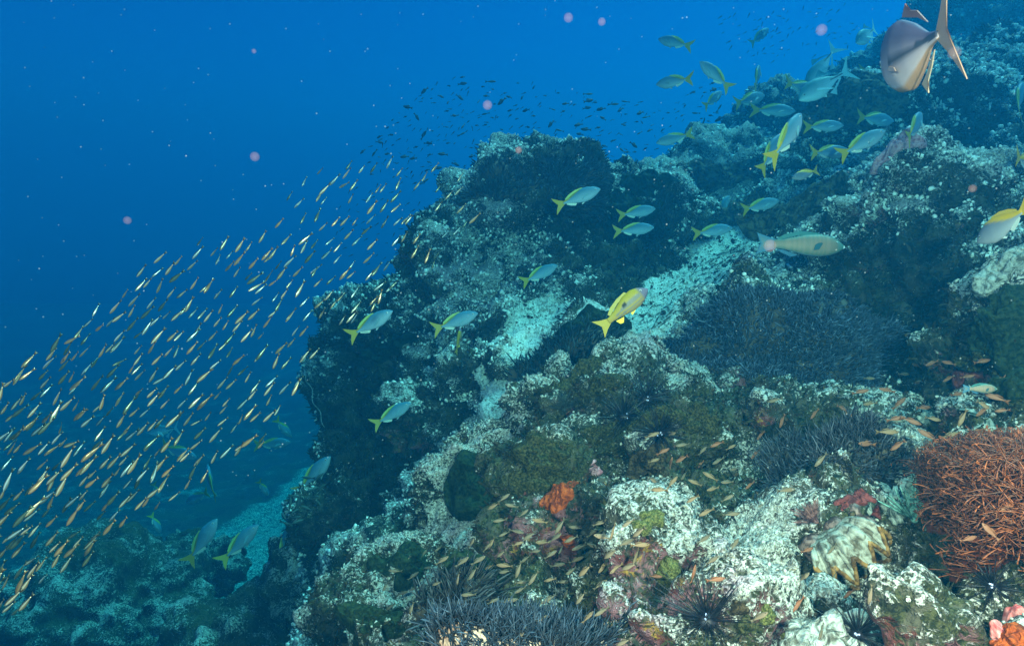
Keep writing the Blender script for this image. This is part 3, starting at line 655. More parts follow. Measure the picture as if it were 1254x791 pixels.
# ------------------------------------------------------------------ giant clam
M_SHELL = simple('fluted_shell', (.08, .065, .04), (.33, .32, .27), 60, .7, .8, .006, .3, .34, .6)
M_LIP = simple('golden_shell_lip', (.07, .035, .012), (.30, .16, .05), 50, .6, .5, .004)
M_MANTLE = simple('clam_mantle', (.05, .03, .025), (.22, .14, .12), 60, .5, .4, .004)
def clam():
    c, n, u, w = frame_at(1032, 682, 8, .4); c = c+n*.03
    root = link('giant_clam', None); root.location = c; tag(root, 'giant clam with white fluted shell and zigzag golden lip, gaping', 'clam')
    # axes: h along the hinge (lower left to upper right), o opening direction (towards lower right), t thickness
    h = (cR*.80+cU*.60).normalized(); o = (cR*.50-cU*.50-cF*.65); o = (o-h*o.dot(h)).normalized(); t = h.cross(o)
    if t.dot(cU) < 0: t = -t
    W, Lh = .085, .105; nf = 5
    NU, NV = 26, 90
    def valve(sgn, gap):
        V = []; U = []
        for i in range(NU+1):
            uu = i/NU
            for j in range(NV+1):
                vv = -1+2*j/NV
                fold = math.sin(vv*math.pi*nf/1.0*.5*1.9)
                tri = 2/math.pi*math.asin(math.sin(vv*nf*math.pi*.95))
                rad_ = Lh*(math.cos(vv*1.05)**.55)*(1+.17*tri*uu)
                x = W*math.sin(vv*1.25)*(.35+.65*uu**.6)
                y = rad_*uu
                z = sgn*(gap*uu + .050*math.sin(min(1, uu*1.02)*math.pi*.93)*math.cos(vv*1.2)**.6 - .026*tri*uu*uu)
                z += sgn*(.0045*abs(math.sin(uu*15+tri*.6))+.0022*math.sin(vv*70))*uu
                V.append(np.array((h*x+o*(y-.06)+t*z)[:])); U.append(uu)
        F = [[i*(NV+1)+j, i*(NV+1)+j+1, (i+1)*(NV+1)+j+1, (i+1)*(NV+1)+j] for i in range(NU) for j in range(NV)]
        return V, F
    for sgn, gap in ((1, .026), (-1, .030)):
        V, F = valve(sgn, gap); me = mesh('shell_valve', V, F); me.materials.append(M_SHELL)
        ob = bpy.data.objects.new('shell_valve', me); COL.objects.link(ob); ob.parent = root
        sm = ob.modifiers.new('s', 'SOLIDIFY'); sm.thickness = .006; sm.offset = 0
        # lip: a tube along the margin
        k0 = NU*(NV+1); ed = np.array(V[k0:k0+NV+1]); L_ = []
        lp = []; lf = []
        for j in range(NV+1):
            a = ed[min(NV, j+1)]-ed[max(0, j-1)]; a /= np.linalg.norm(a)
            e1 = np.cross(a, np.array(t[:])); e1 /= np.linalg.norm(e1); e2 = np.cross(a, e1)
            for s in range(6): lp.append(ed[j]+(e1*math.cos(s*math.pi/3)+e2*math.sin(s*math.pi/3))*.0048)
        for j in range(NV):
            for s in range(6): lf.append([j*6+s, j*6+(s+1) % 6, (j+1)*6+(s+1) % 6, (j+1)*6+s])
        link('lip', mesh('lip', lp, lf), M_LIP, ob)
    V = []
    for i in range(13):
        for j in range(31):
            uu = i/12; vv = -1+2*j/30
            V.append((h*(W*.9*math.sin(vv*1.2))+o*(Lh*.80*uu*math.cos(vv)-.06)+t*(.012*math.sin(vv*9)+.006*math.sin(uu*9)))[:])
    F = [[i*31+j, i*31+j+1, (i+1)*31+j+1, (i+1)*31+j] for i in range(12) for j in range(30)]
    mt_ = link('mantle', mesh('mantle', V, F), M_MANTLE, root)
    sm = mt_.modifiers.new('s', 'SOLIDIFY'); sm.thickness = .012
clam()

# ------------------------------------------------------------------ feather stars, fan, sea whip
M_TEAL = simple('teal_feather_arm', (.04, .12, .10), (.20, .40, .34), 90, .7, .3)
M_MAROON = simple('maroon_feather_arm', (.05, .018, .018), (.22, .10, .09), 90, .7, .3)
M_DARKARM = simple('dark_feather_arm', (.008, .012, .012), (.03, .045, .04), 90, .7, .3)
M_WHIP = simple('pale_whip_coral', (.25, .28, .26), (.55, .55, .5), 60, .8, .3)
def feather_star(label, px, py, L, arms, m, ang0, ang1, seed, lift=.5):
    c, n, u, w = frame_at(px, py, 6, .2); rs = np.random.RandomState(seed)
    root = link('feather_star', None); root.location = c+n*.01; tag(root, label, 'feather star')
    v, f = ico((0, 0, 0), (L*.09,)*3, 2); link('disc', mesh('disc', v, f), m, root)
    for k in range(arms):
        a = R(ang0+(ang1-ang0)*(k+.5)/arms)+rs.normal()*.06
        d = (cR*math.cos(a)+cU*math.sin(a))*.9+n*(lift*rs.uniform(.6, 1.3)); d.normalize()
        b = n*(L*rs.uniform(-.05, .3))+cR*rs.normal()*L*.08
        ln = L*rs.uniform(.8, 1.1); T = np.linspace(0, 1, 34)
        pts_ = np.array([(d*(ln*t)+b*(t*t))[:] for t in T]); tg = np.gradient(pts_, axis=0); tg /= np.linalg.norm(tg, axis=1)[:, None]
        side = np.cross(tg, np.array(n[:])); side /= np.linalg.norm(side, axis=1)[:, None]
        B_ = [pts_[:-1]]; D_ = [np.diff(pts_, axis=0)]; LN = [np.linalg.norm(np.diff(pts_, axis=0), axis=1)*1.1]; RD = [np.full(33, .0014)]
        for s in (-1, 1):
            B_.append(pts_); D_.append(side*s+tg*.6); LN.append(L*.13*np.sin(np.pi*np.clip(T*.85+.12, 0, 1))); RD.append(np.full(34, .0005))
        v, f, _c = tubes(np.concatenate(B_), np.concatenate(D_), np.concatenate(LN), np.concatenate(RD), None, 2, 3, .9)
        link('arm', mesh('arm', v, f), m, root)
feather_star('teal feather star with fanned veined arms left of the orange anemone', 1120, 640, .085, 16, M_TEAL, 30, 190, 1)
feather_star('maroon feather star wedged between the clam and the pale boulder', 1000, 640, .06, 12, M_MAROON, 80, 190, 2)
feather_star('dark feather star under the rock above the crevice', 690, 500, .08, 12, M_DARKARM, 20, 170, 3)
def whip():
    T = np.linspace(0, 1, 60); L = [(371,452,4.4),(378,470,4.35),(386,495,4.3),(397,520,4.25),(410,545,4.2),(417,560,4.2)]
    q = np.array([P(*a)[:] for a in L]); s = np.linspace(0, 1, len(L))
    pts_ = np.stack([np.interp(T, s, q[:, k]) for k in range(3)], -1); pts_[:, 0] += .008*np.sin(T*30); pts_[:, 1] += .008*np.cos(T*25)
    c = pts_[-1].copy(); pts_ = pts_-c
    v, f, _c = tubes(pts_[:-1], np.diff(pts_, axis=0), np.linalg.norm(np.diff(pts_, axis=0), axis=1)*1.05, .0032, None, 2, 6, 1.0)
    o = link('sea_whip', mesh('sea_whip', v, f), M_WHIP); o.location = Vector(c); tag(o, 'thin pale wavy sea whip standing off the left cliff', 'whip coral')
whip()

# ------------------------------------------------------------------ crumbly rubble and turf that nobody could count
def scatter_src():
    P_ = []; N_ = []; A_ = []; O_ = []; S_ = []
    for o in REEF:
        p = verts_of(o.data); n = normals_of(o.data)
        a = np.empty(len(p), dtype=np.float32); o.data.attributes['pale'].data.foreach_get('value', a)
        s = np.empty(len(p), dtype=np.float32); o.data.attributes['sand'].data.foreach_get('value', s)
        P_.append(p); N_.append(n); A_.append(a); S_.append(s)
    return np.concatenate(P_), np.concatenate(N_), np.concatenate(A_), np.concatenate(S_)
sp, sn, sa, ss = scatter_src()
facing = (sn*(-sp/np.linalg.norm(sp, axis=1)[:, None])).sum(1) > -.1
cpx = sp@np.array(cR[:]); cpz = sp@np.array(cF[:]); cpy = sp@np.array(cU[:])
infr = (cpz > .5) & (np.abs(cpx/cpz) < .85) & (np.abs(cpy/cpz) < .6) & facing
def rubble(count, mask, size, m, name, seed, flat=.6):
    rs = np.random.RandomState(seed); idx = np.nonzero(mask)[0]; idx = idx[rs.randint(len(idx), size=count)]
    bv, bf = ico((0, 0, 0), (1, 1, 1), 2 if count < 3000 else 1); bf = np.array(bf); k = len(bv)
    V = np.empty((count, k, 3))
    dist = np.linalg.norm(sp[idx], axis=1)
    sz = size*rs.uniform(.4, 1.0, count)**1.5*(.35+.32*dist)
    rots = rs.normal(size=(count, 3, 3)); q, _ = np.linalg.qr(rots)
    sc = np.stack([np.ones(count), rs.uniform(.4, 1, count), rs.uniform(.3, flat, count)], -1)
    d = 1+.45*rs.normal(size=(count, k, 1))*.5
    V = np.einsum('nij,nkj->nki', q, bv[None]*d*sc[:, None])*sz[:, None, None]+(sp[idx]+sn[idx]*(sz*.25)[:, None])[:, None]
    F = bf[None]+(np.arange(count)*k)[:, None, None]
    o = link(name, mesh(name, V.reshape(-1, 3), F.reshape(-1, 3), smooth=False), m); tag(o, kind='stuff')
M_RUB = simple('crumbled_coral', (.05, .055, .042), (.42, .43, .38), 45, .9, .8, .006, .1, .36, .56)
far_ = np.linalg.norm(sp, axis=1)
rubble(2200, infr & (sa > .50) & (ss < .5) & (far_ < 1.9), .006, M_RUB, 'coral_rubble', 15)
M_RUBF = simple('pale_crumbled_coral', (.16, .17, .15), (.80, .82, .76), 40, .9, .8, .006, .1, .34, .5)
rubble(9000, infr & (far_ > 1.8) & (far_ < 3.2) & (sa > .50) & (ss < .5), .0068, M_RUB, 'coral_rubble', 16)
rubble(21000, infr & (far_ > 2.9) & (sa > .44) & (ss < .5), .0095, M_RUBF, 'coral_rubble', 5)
rubble(7000, infr & (sa > .25) & (sa < .6), .010, M_OLIVE2, 'brown_rubble', 6)
rubble(2500, infr & (ss > .4), .006, M_RUB, 'sand_grit', 7)
M_TURF = pigment_mat('turf_algae', .8, .1, vary=.3)
def turf(count, mask, seed):
    rs = np.random.RandomState(seed); idx = np.nonzero(mask)[0]; idx = idx[rs.randint(len(idx), size=count)]
    p = sp[idx]; n = sn[idx]; dist = np.linalg.norm(p, axis=1)
    L = (.006+.006*dist)*rs.uniform(.5, 1.4, count); d = n+rs.normal(size=(count, 3))*.5
    s = np.cross(d, rs.normal(size=(count, 3))); s /= np.linalg.norm(s, axis=1)[:, None]
    d /= np.linalg.norm(d, axis=1)[:, None]; wd = (L*.16)[:, None]*s
    V = np.stack([p-wd-n*.002, p+wd-n*.002, p+d*(L*.6)[:, None]+wd*.8, p+d*L[:, None]+rs.normal(size=(count, 3))*.002], 1)
    base = np.array([[.016, .024, .012], [.028, .022, .012], [.012, .025, .020], [.040, .040, .018]])[rs.randint(4, size=count)]
    F = np.arange(count*4).reshape(-1, 4)
    o = link('turf_algae', mesh('turf_algae', V.reshape(-1, 3), F, smooth=False, cols=np.repeat(base, 4, 0)), M_TURF); tag(o, kind='stuff')
turf(60000, infr & (sa < .62) & (ss < .3), 8)

# ------------------------------------------------------------------ fish
M_FISH = pigment_mat('fish_scales', .55, .22, .05, vary=.12, scale=260)
M_FIN = pigment_mat('fish_fin', .5, .3, 0, vary=.12, scale=120)
M_EYEW = pigment_mat('fish_eye', .12, .6, 0, vary=0)
def interp(xs, ys, x): return np.interp(x, xs, ys)
def body_mesh(name, top, bot, wid, colf, bend=0., NS=36, NC=30, k=2.2):
    """top, bot, wid: lists of (s, value) from snout s=0 to tail root s=1; unit length; head at +x"""
    V = []; C_ = []; S = 1-np.cos(np.linspace(0, math.pi/2, NS)); S = np.concatenate([[0.0], S[1:]])
    S = np.linspace(0, 1, NS)**1.25
    for s in S:
        t = interp(*zip(*top), s); b = interp(*zip(*bot), s); w = interp(*zip(*wid), s)
        for j in range(NC):
            a = 2*math.pi*j/NC; ca, sa = math.cos(a), math.sin(a)
            z = (t if sa > 0 else b)*abs(sa)**.9*(1 if sa > 0 else 1); y = w*(abs(ca)**.9)*(1 if ca > 0 else -1)
            x = .5-s*.80
            V.append((x, y+bend*(s-.2)**2*(1 if s > .2 else 0), z)); C_.append(colf(s, sa, z))
    F = [[i*NC+j, i*NC+(j+1) % NC, (i+1)*NC+(j+1) % NC, (i+1)*NC+j] for i in range(NS-1) for j in range(NC)]
    F = [tuple(f) for f in F]; F.append(tuple(range(NC))[::-1]); F.append(tuple((NS-1)*NC+j for j in range(NC)))
    return mesh(name, V, F, cols=np.array(C_))
def fin_mesh(name, outline, col, th=.006, y0=0., tilt=0., col2=None, bend=0.):
    n = len(outline); V = []; C_ = []
    cx = sum(p[0] for p in outline)/n; cz = sum(p[1] for p in outline)/n
    for s in (-1, 1):
        for x, z in outline:
            yy = y0+s*th*.5+tilt*z; sx = .5-x
            V.append((x, yy+bend*max(0, (sx/.8)-.2)**2, z)); C_.append(col)
        V.append((cx, y0+s*th*.5+tilt*cz+bend*max(0, ((.5-cx)/.8)-.2)**2, cz)); C_.append(col2 or col)
    F = []
    for i in range(n):
        j = (i+1) % n; F += [(i, j, n), (n+1+j, n+1+i, 2*n+1), (i, n+1+i, n+1+j, j)]
    return mesh(name, V, F, smooth=False, cols=np.array(C_))
def eye_mesh(x, y, z, r, rim=(.75, .78, .7)):
    v, f = ico((0, 0, 0), (r, r*.45, r), 3); s = 1 if y > 0 else -1
    d = np.sqrt(v[:, 0]**2+v[:, 2]**2)/r
    c = np.where(d[:, None] < .62, np.array([[.004, .004, .006]]), np.array([rim]))
    return mesh('eye', v+np.array([x, y, z]), f, cols=c)
PARTS = {}
def species(key, top, bot, wid, colf, fins, eye, bends=(0., .12, -.12)):
    out = []
    for bd in bends:
        L = [('body', body_mesh('body', top, bot, wid, colf, bd), M_FISH)]
        for nm, ol, col, kw in fins: L.append((nm, fin_mesh(nm, ol, col, bend=bd, **kw), M_FIN))
        if eye:
            ex, ez, er = eye; s = (.5-ex)/.8; w = interp(*zip(*wid), s); t = interp(*zip(*top), s)
            yy = w*max(.2, 1-(abs(ez)/max(t, .01))**2)**.5
            for sg in (-1, 1): L.append(('eye', eye_mesh(ex, sg*yy*.95, ez, er), M_EYEW))
        out.append(L)
    PARTS[key] = out
def orient(px, py, d, ang, yaw, roll=0):
    h = (cR*math.cos(R(ang))+cU*math.sin(R(ang)))*math.cos(R(yaw))+ray(px, py).normalized()*math.sin(R(yaw)); h.normalize()
    ref = cU+(cR*0.001)
    up = (ref-h*ref.dot(h)).normalized(); side = up.cross(h)
    M = Matrix((h, side, up)).transposed().to_4x4()
    return M@Matrix.Rotation(R(roll), 4, 'X')
def put_fish(key, name, label, cat, px, py, lpx, ang, yaw=0, roll=0, size=None, d=None, group=None, bend=None, tall=1.0):
    real = size or .20
    d_ = d if d else real*math.cos(R(yaw))*FPX/lpx
    L = lpx/FPX*d_/max(.25, math.cos(R(yaw)))
    v = PARTS[key][rnd.randrange(len(PARTS[key])) if bend is None else bend]
    root = link(name, None); tag(root, label, cat, group)
    root.matrix_world = Matrix.Translation(P(px, py, d_))@orient(px, py, d_, ang, yaw, roll)@Matrix.Diagonal((L, L, L*tall, 1))
    for nm, me, m in v:
        if lpx < 20 and nm in ('eye', 'pectoral_fin'): continue
        o = bpy.data.objects.new(nm, me); COL.objects.link(o); o.parent = root
        if not me.materials: me.materials.append(m)
    return root
def mixc(a, b, t): t = max(0, min(1, t)); return tuple(x*(1-t)+y*t for x, y in zip(a, b))
YEL = (.40, .31, .015); YELG = (.22, .25, .03); BLU = (.05, .18, .27); SIL = (.24, .38, .46)
def c_fus(s, sa, z):
    base = mixc(BLU, SIL, .55-sa*.8)
    line = .30+ (s)*1.15            # yellow wedge widening towards the tail
    t = (sa-(1.55-s*1.45))*6
    return mixc(base, YELG if s < .8 else YEL, t if s > .30 else 0)
TAIL = [(-.27, .028), (-.36, .075), (-.50, .17), (-.47, .09), (-.41, .0), (-.47, -.09), (-.50, -.17), (-.36, -.075), (-.27, -.028)]
DORS = [(.20, .115), (.14, .150), (0, .150), (-.14, .112), (-.24, .060), (-.24, .035), (-.1, .07), (.1, .105)]
ANAL = [(-.04, -.10), (-.08, -.130), (-.17, -.098), (-.24, -.055), (-.24, -.030), (-.12, -.06)]
PECT = [(.24, -.02), (.14, -.05), (.06, -.075), (.13, -.02), (.22, .01)]
PELV = [(.16, -.11), (.06, -.155), (.04, -.14), (.10, -.105)]
ft = [(0, .012), (.05, .050), (.15, .092), (.32, .132), (.5, .135), (.7, .095), (.88, .042), (1, .028)]
fb = [(0, -.010), (.05, -.035), (.15, -.080), (.32, -.125), (.5, -.128), (.7, -.088), (.88, -.036), (1, -.026)]
fw = [(0, .010), (.06, .030), (.2, .055), (.4, .066), (.6, .052), (.85, .018), (1, .008)]
species('fus', ft, fb, fw, c_fus, [('tail_fin', TAIL, YEL, {}), ('dorsal_fin', DORS, (.38, .5, .12), {}), ('anal_fin', ANAL, (.5, .6, .5), {}),
   ('pectoral_fin', PECT, (.16, .30, .34), dict(y0=.062, tilt=-.5)), ('pectoral_fin', PECT, (.16, .30, .34), dict(y0=-.062, tilt=.5)), ('pelvic_fin', PELV, (.30, .40, .42), {})], (.40, .022, .017))
YELN = (.85, .42, .01)
def c_fusn(s, sa, z):
    base = mixc((.18, .18, .22), (.42, .36, .38), .5-sa*.8)
    return mixc(base, YELN, ((sa-(1.25-s*1.75))*5) if s > .22 else 0)
species('fusn', ft, fb, fw, c_fusn, [('tail_fin', TAIL, YELN, {}), ('dorsal_fin', DORS, (.75, .40, .04), {}), ('anal_fin', ANAL, (.8, .7, .6), {}), ('pelvic_fin', PELV, (.8, .75, .7), {})], (.40, .022, .017))
# silver jack
jt = [(0, .02), (.05, .075), (.15, .135), (.3, .175), (.45, .172), (.65, .115), (.85, .036), (1, .016)]
jb = [(0, -.015), (.05, -.05), (.15, -.10), (.3, -.145), (.45, -.155), (.65, -.10), (.85, -.030), (1, -.014)]
jw = [(0, .012), (.08, .038), (.2, .062), (.4, .072), (.6, .055), (.85, .018), (1, .009)]
JT = [(-.27, .016), (-.36, .085), (-.50, .22), (-.43, .09), (-.375, .0), (-.43, -.09), (-.50, -.22), (-.36, -.085), (-.27, -.016)]
JD = [(.10, .175), (.0, .255), (.00, .19), (-.10, .15), (-.22, .06), (-.24, .03), (-.1, .12)]
JA = [(.02, -.155), (-.06, -.235), (-.06, -.17), (-.16, -.10), (-.24, -.045), (-.24, -.02), (-.08, -.12)]
def c_jack(s, sa, z):
    c = mixc((.10, .28, .32), (.70, .82, .82), .6-sa)
    return mixc(c, (.02, .05, .06), 1 if (abs(z-.012) < .010 and s > .35) else 0)
species('jack', jt, jb, jw, c_jack, [('tail_fin', JT, (.45, .72, .72), {}), ('dorsal_fin', JD, (.12, .35, .42), {}), ('anal_fin', JA, (.5, .7, .72), {}),
   ('pectoral_fin', [(.22, -.02), (.08, -.10), (-.02, -.14), (.06, -.06), (.2, .01)], (.5, .7, .7), dict(y0=.07, tilt=-.4)), ('pectoral_fin', [(.22, -.02), (.08, -.10), (-.02, -.14), (.06, -.06), (.2, .01)], (.5, .7, .7), dict(y0=-.07, tilt=.4)), ('pelvic_fin', [(.2, -.12), (.1, -.18), (.08, -.14)], (.7, .8, .8), {})], (.41, .03, .019))
def c_pj(s, sa, z):
    c = mixc((.16, .12, .19), (.72, .50, .52), .55-sa*1.1)
    if sa < -.86: c = mixc(c, (.62, .26, .10), .8)
    return mixc(c, (.05, .05, .07), .9 if (abs(z-.006) < .013 and s > .35) else 0)
species('pjack', jt, jb, jw, c_pj, [('tail_fin', JT, (.55, .30, .20), dict(th=.005, col2=(.55, .30, .22))), ('dorsal_fin', [(.10, .172), (.03, .215), (.01, .18), (-.10, .15), (-.20, .075), (-.1, .12)], (.40, .15, .12), {}), ('anal_fin', [(.0, -.15), (-.06, -.20), (-.06, -.165), (-.16, -.10), (-.22, -.045), (-.08, -.12)], (.72, .45, .30), {}),
   ('pectoral_fin', [(.20, -.03), (.14, -.045), (.05, -.06), (.10, -.035), (.19, -.015)], (.70, .40, .30), dict(y0=.066, tilt=-.4)), ('pectoral_fin', [(.20, -.03), (.14, -.045), (.05, -.06), (.10, -.035), (.19, -.015)], (.70, .40, .30), dict(y0=-.066, tilt=.4))], (.41, .03, .019), bends=(0.,))
# parrotfish
pt_ = [(0, .03), (.06, .075), (.18, .125), (.35, .150), (.55, .135), (.75, .090), (.9, .060), (1, .058)]
pb = [(0, -.03), (.06, -.070), (.18, -.115), (.35, -.140), (.55, -.128), (.75, -.085), (.9, -.060), (1, -.058)]
pw = [(0, .025), (.08, .05), (.2, .075), (.4, .085), (.6, .065), (.85, .028), (1, .014)]
def c_par(s, sa, z):
    c = mixc((.27, .20, .14), (.06, .17, .14), max(abs(sa)**2*1.0, 1-s*6))
    if .2 < s < .85 and (int(s*34) % 2 == 0) and abs(sa) < .9: c = mixc(c, (.50, .26, .18), .25)
    if s < .10: c = mixc(c, (.08, .22, .20), .4)
    if sa < -.9: c = (.14, .22, .26)
    return c
species('parrot', pt_, pb, pw, c_par, [('tail_fin', [(-.28, .06), (-.36, .085), (-.50, .135), (-.475, .06), (-.455, .0), (-.475, -.06), (-.50, -.135), (-.36, -.085), (-.28, -.06)], (.02, .14, .24), dict(col2=(.16, .20, .18))),
   ('dorsal_fin', [(.26, .125), (.20, .165), (0, .180), (-.18, .130), (-.26, .08), (-.24, .055), (0, .13)], (.05, .17, .16), {}), ('anal_fin', [(-.02, -.13), (-.10, -.155), (-.22, -.105), (-.26, -.07), (-.2, -.07)], (.04, .13, .20), {}),
   ('pectoral_fin', [(.23, .02), (.18, -.06), (.12, -.07), (.14, .0), (.21, .045)], (.03, .09, .10), dict(y0=.088, tilt=-.3)), ('pectoral_fin', [(.23, .02), (.18, -.06), (.12, -.07), (.14, .0), (.21, .045)], (.03, .09, .10), dict(y0=-.088, tilt=.3)),
   ('beak', [(.515, .012), (.52, -.012), (.49, -.03), (.485, .03)], (.75, .8, .75), dict(th=.03))], (.405, .045, .013), bends=(.04,))
# snapper
st = [(0, .02), (.06, .065), (.16, .130), (.30, .170), (.5, .160), (.75, .085), (.9, .050), (1, .045)]
sb = [(0, -.02), (.06, -.055), (.16, -.100), (.30, -.130), (.5, -.128), (.75, -.072), (.9, -.046), (1, -.042)]
def c_sn(s, sa, z):
    c = mixc((.28, .23, .012), (.30, .20, .045), .5-sa*.6)
    if s < .20: c = mixc((.12, .11, .16), c, (s-.14)*14)
    elif sa < .35 and s < .8 and (int((z+.2)*44) % 2 == 0): c = mixc(c, (.14, .14, .15), .8)
    if abs(s-.56) < .042 and abs(z-.050) < .020: c = (.01, .01, .01)
    return c
YS = (.34, .25, .01)
species('snap', st, sb, fw, c_sn, [('tail_fin', [(-.28, .045), (-.38, .09), (-.50, .165), (-.45, .06), (-.425, .0), (-.45, -.06), (-.50, -.165), (-.38, -.09), (-.28, -.045)], YS, {}),
   ('dorsal_fin', [(.22, .145), (.18, .200), (.02, .190), (-.14, .150), (-.24, .09), (-.22, .05), (0, .13)], (.30, .26, .03), {}), ('anal_fin', [(-.06, -.10), (-.12, -.165), (-.17, -.15), (-.20, -.07)], (.85, .60, .02), {}),
   ('pelvic_fin', [(.18, -.12), (.06, -.165), (.06, -.12)], (.85, .66, .04), {})], (.395, .055, .018), bends=(.05,))
# plain small fishes, one mesh each
def tiny(name, top, bot, wid, colf, tail, tcol, NS=9, NC=8, bend=0., eye=None):
    V = []; C_ = []
    for i in range(NS):
        s = (i/(NS-1))**1.2; t = interp(*zip(*top), s); b = interp(*zip(*bot), s); w = interp(*zip(*wid), s)
        for j in range(NC):
            a = 2*math.pi*j/NC; sa = math.sin(a); ca = math.cos(a)
            V.append((.5-s*.8, w*ca+bend*s*s, (t if sa > 0 else b)*abs(sa))); C_.append(colf(s, sa))
    F = [tuple([i*NC+j, i*NC+(j+1) % NC, (i+1)*NC+(j+1) % NC, (i+1)*NC+j]) for i in range(NS-1) for j in range(NC)]
    F.append(tuple(range(NC))[::-1]); F.append(tuple((NS-1)*NC+j for j in range(NC)))
    for pl in tail:
        o = len(V); n = len(pl)
        for sg in (-1, 1):
            for x, z in pl: V.append((x, sg*.006+bend*((.5-x)/.8)**2, z)); C_.append(tcol)
        F.append(tuple(o+i for i in range(n))); F.append(tuple(o+n+i for i in reversed(range(n))))
        for i in range(n): j = (i+1) % n; F.append((o+i, o+n+i, o+n+j, o+j))
    if eye:
        for sg in (-1, 1):
            v, f = ico((eye[0], sg*eye[1], eye[2]), (eye[3], eye[3]*.5, eye[3]), 1); o = len(V)
            V += [tuple(x) for x in v]; C_ += [(.01, .01, .01)]*len(v); F += [tuple(o+i for i in q) for q in f]
    return mesh(name, V, F, cols=np.array(C_))
M_SILV = pigment_mat('silverside_scales', .28, .7, .35, vary=.1, scale=300)
sl_t = [(0, .010), (.08, .045), (.25, .075), (.45, .080), (.7, .052), (.92, .022), (1, .018)]; sl_b = [(a, -b*.95) for a, b in sl_t]; sl_w = [(0, .01), (.1, .035), (.35, .05), (.7, .03), (1, .008)]
def c_sv(back, side, belly):  # light side band, with the strobe's highlight line painted into the colour
    def f(s, sa):
        if sa > .45: return back
        if sa > -.35: return side
        return belly
    return f
STL = [[(-.28, .016), (-.40, .040), (-.50, .062), (-.45, .0), (-.50, -.062), (-.40, -.040), (-.28, -.016)]]
SV = [tiny('slender_fish', sl_t, sl_b, sl_w, c_sv(*q), STL, q[0], bend=b, eye=(.41, .032, .010, .015), NC=10, NS=12) for q, b in (
   (((.09, .07, .03), (.80, .70, .50), (.34, .25, .13)), 0.), (((.18, .11, .035), (.66, .54, .34), (.38, .24, .10)), .05), (((.05, .07, .04), (.62, .72, .68), (.16, .20, .17)), -.05),
   (((.24, .13, .045), (.46, .29, .14), (.42, .25, .12)), .03), (((.04, .06, .03), (.13, .17, .10), (.08, .11, .07)), 0.))]
for me in SV: me.materials.append(M_SILV)
POLY = [(440,190),(548,205),(595,270),(545,320),(500,350),(440,385),(400,420),(372,470),(330,520),(322,545),(262,575),(215,610),(150,640),(110,690),(60,700),(40,740),(0,760),(-25,740),(-25,520),(20,455),(110,385),(200,315),(262,292),(338,272),(368,222)]
def inside(x, y, poly):
    c = False; j = len(poly)-1
    for i in range(len(poly)):
        xi, yi = poly[i]; xj, yj = poly[j]
        if (yi > y) != (yj > y) and x < (xj-xi)*(y-yi)/(yj-yi)+xi: c = not c
        j = i
    return c
def spots(poly, n, mind, rs, tries=40000):
    xs = [p[0] for p in poly]; ys = [p[1] for p in poly]; out = []
    for _ in range(tries):
        x = rs.uniform(min(xs), max(xs)); y = rs.uniform(min(ys), max(ys))
        if not inside(x, y, poly): continue
        if all((x-a)**2+((y-b))**2 > mind*mind for a, b in out): out.append((x, y))
        if len(out) >= n: break
    return out
rs = random.Random(5)
sch = [(x+rs.gauss(0, 3), y+rs.gauss(0, 3)) for x, y in spots(POLY, 560, 10.5, rs)]
fishes = []
for (x, y) in sch:
    t = max(0, min(1, ((x+ (760-y)*.9)/ (540+ 500))))        # 0 lower left .. 1 upper right
    if rs.random() < (.20 if t > .6 else .06): continue
    d = 1.25+1.05*t+rs.uniform(-.1, .55)*(.8+.4*t)
    fishes.append((x, y, d, t))
fishes.sort(key=lambda q: q[2])
stuffV = []; stuffF = []; stuffC = []; so_ = 0
for i, (x, y, d, t) in enumerate(fishes):
    L = .048*rs.uniform(.75, 1.2); ang = 227+rs.gauss(0, 8)+(6*t); M = Matrix.Translation(P(x, y, d))@orient(x, y, d, ang, rs.gauss(0, 14), rs.gauss(0, 16))@Matrix.Diagonal((L, L*1.15, L*1.25, 1))
    me = SV[rs.choices(range(5), (4, 3.2, 3, 2.4, 2.8))[0]]
    if i < 300:
        o = bpy.data.objects.new('slender_fish', me); COL.objects.link(o); o.matrix_world = M
        tag(o, 'slender silver and tan schooling fish heading down to the lower left in open water', 'small fish', 'school of slender silver fish streaming down to the left')
    else:
        v = verts_of(me); v = v@np.array(M.to_3x3()).T+np.array(M.translation[:]); stuffV.append(v)
        stuffF += [tuple(a+so_ for a in p.vertices) for p in me.polygons]; so_ += len(v)
        c = np.empty(len(v)*4, dtype=np.float32); me.attributes['pigment'].data.foreach_get('color', c); stuffC.append(c.reshape(-1, 4)[:, :3])
if stuffV:
    o = link('distant_slender_fish', mesh('distant_slender_fish', np.concatenate(stuffV), stuffF, cols=np.concatenate(stuffC)), M_SILV); tag(o, kind='stuff')
print('school', len(fishes))
# dark chromis cloud
M_DARKF = pigment_mat('dark_scales', .6, .2, 0, vary=.1)
ct = [(0, .02), (.1, .09), (.35, .17), (.6, .15), (.85, .06), (1, .04)]; cb = [(a, -b) for a, b in ct]; cw = [(0, .02), (.3, .07), (.7, .04), (1, .01)]
CH = [tiny('dark_chromis', ct, cb, cw, lambda s, sa: (.018, .03, .034), [[(-.28, .04), (-.48, .13), (-.42, 0), (-.48, -.13), (-.28, -.04)], [(.15, .15), (.0, .22), (-.15, .17), (-.2, .10), (0, .12)]], (.02, .04, .045), NS=7, NC=6),
      tiny('dark_chromis', [(a, b*.62) for a, b in ct], [(a, b*.62) for a, b in cb], cw, lambda s, sa: (.05, .08, .07), [[(-.28, .04), (-.48, .11), (-.42, 0), (-.48, -.11), (-.28, -.04)]], (.03, .05, .05), NS=7, NC=6)]
for me in CH: me.materials.append(M_DARKF)
rs = random.Random(9)
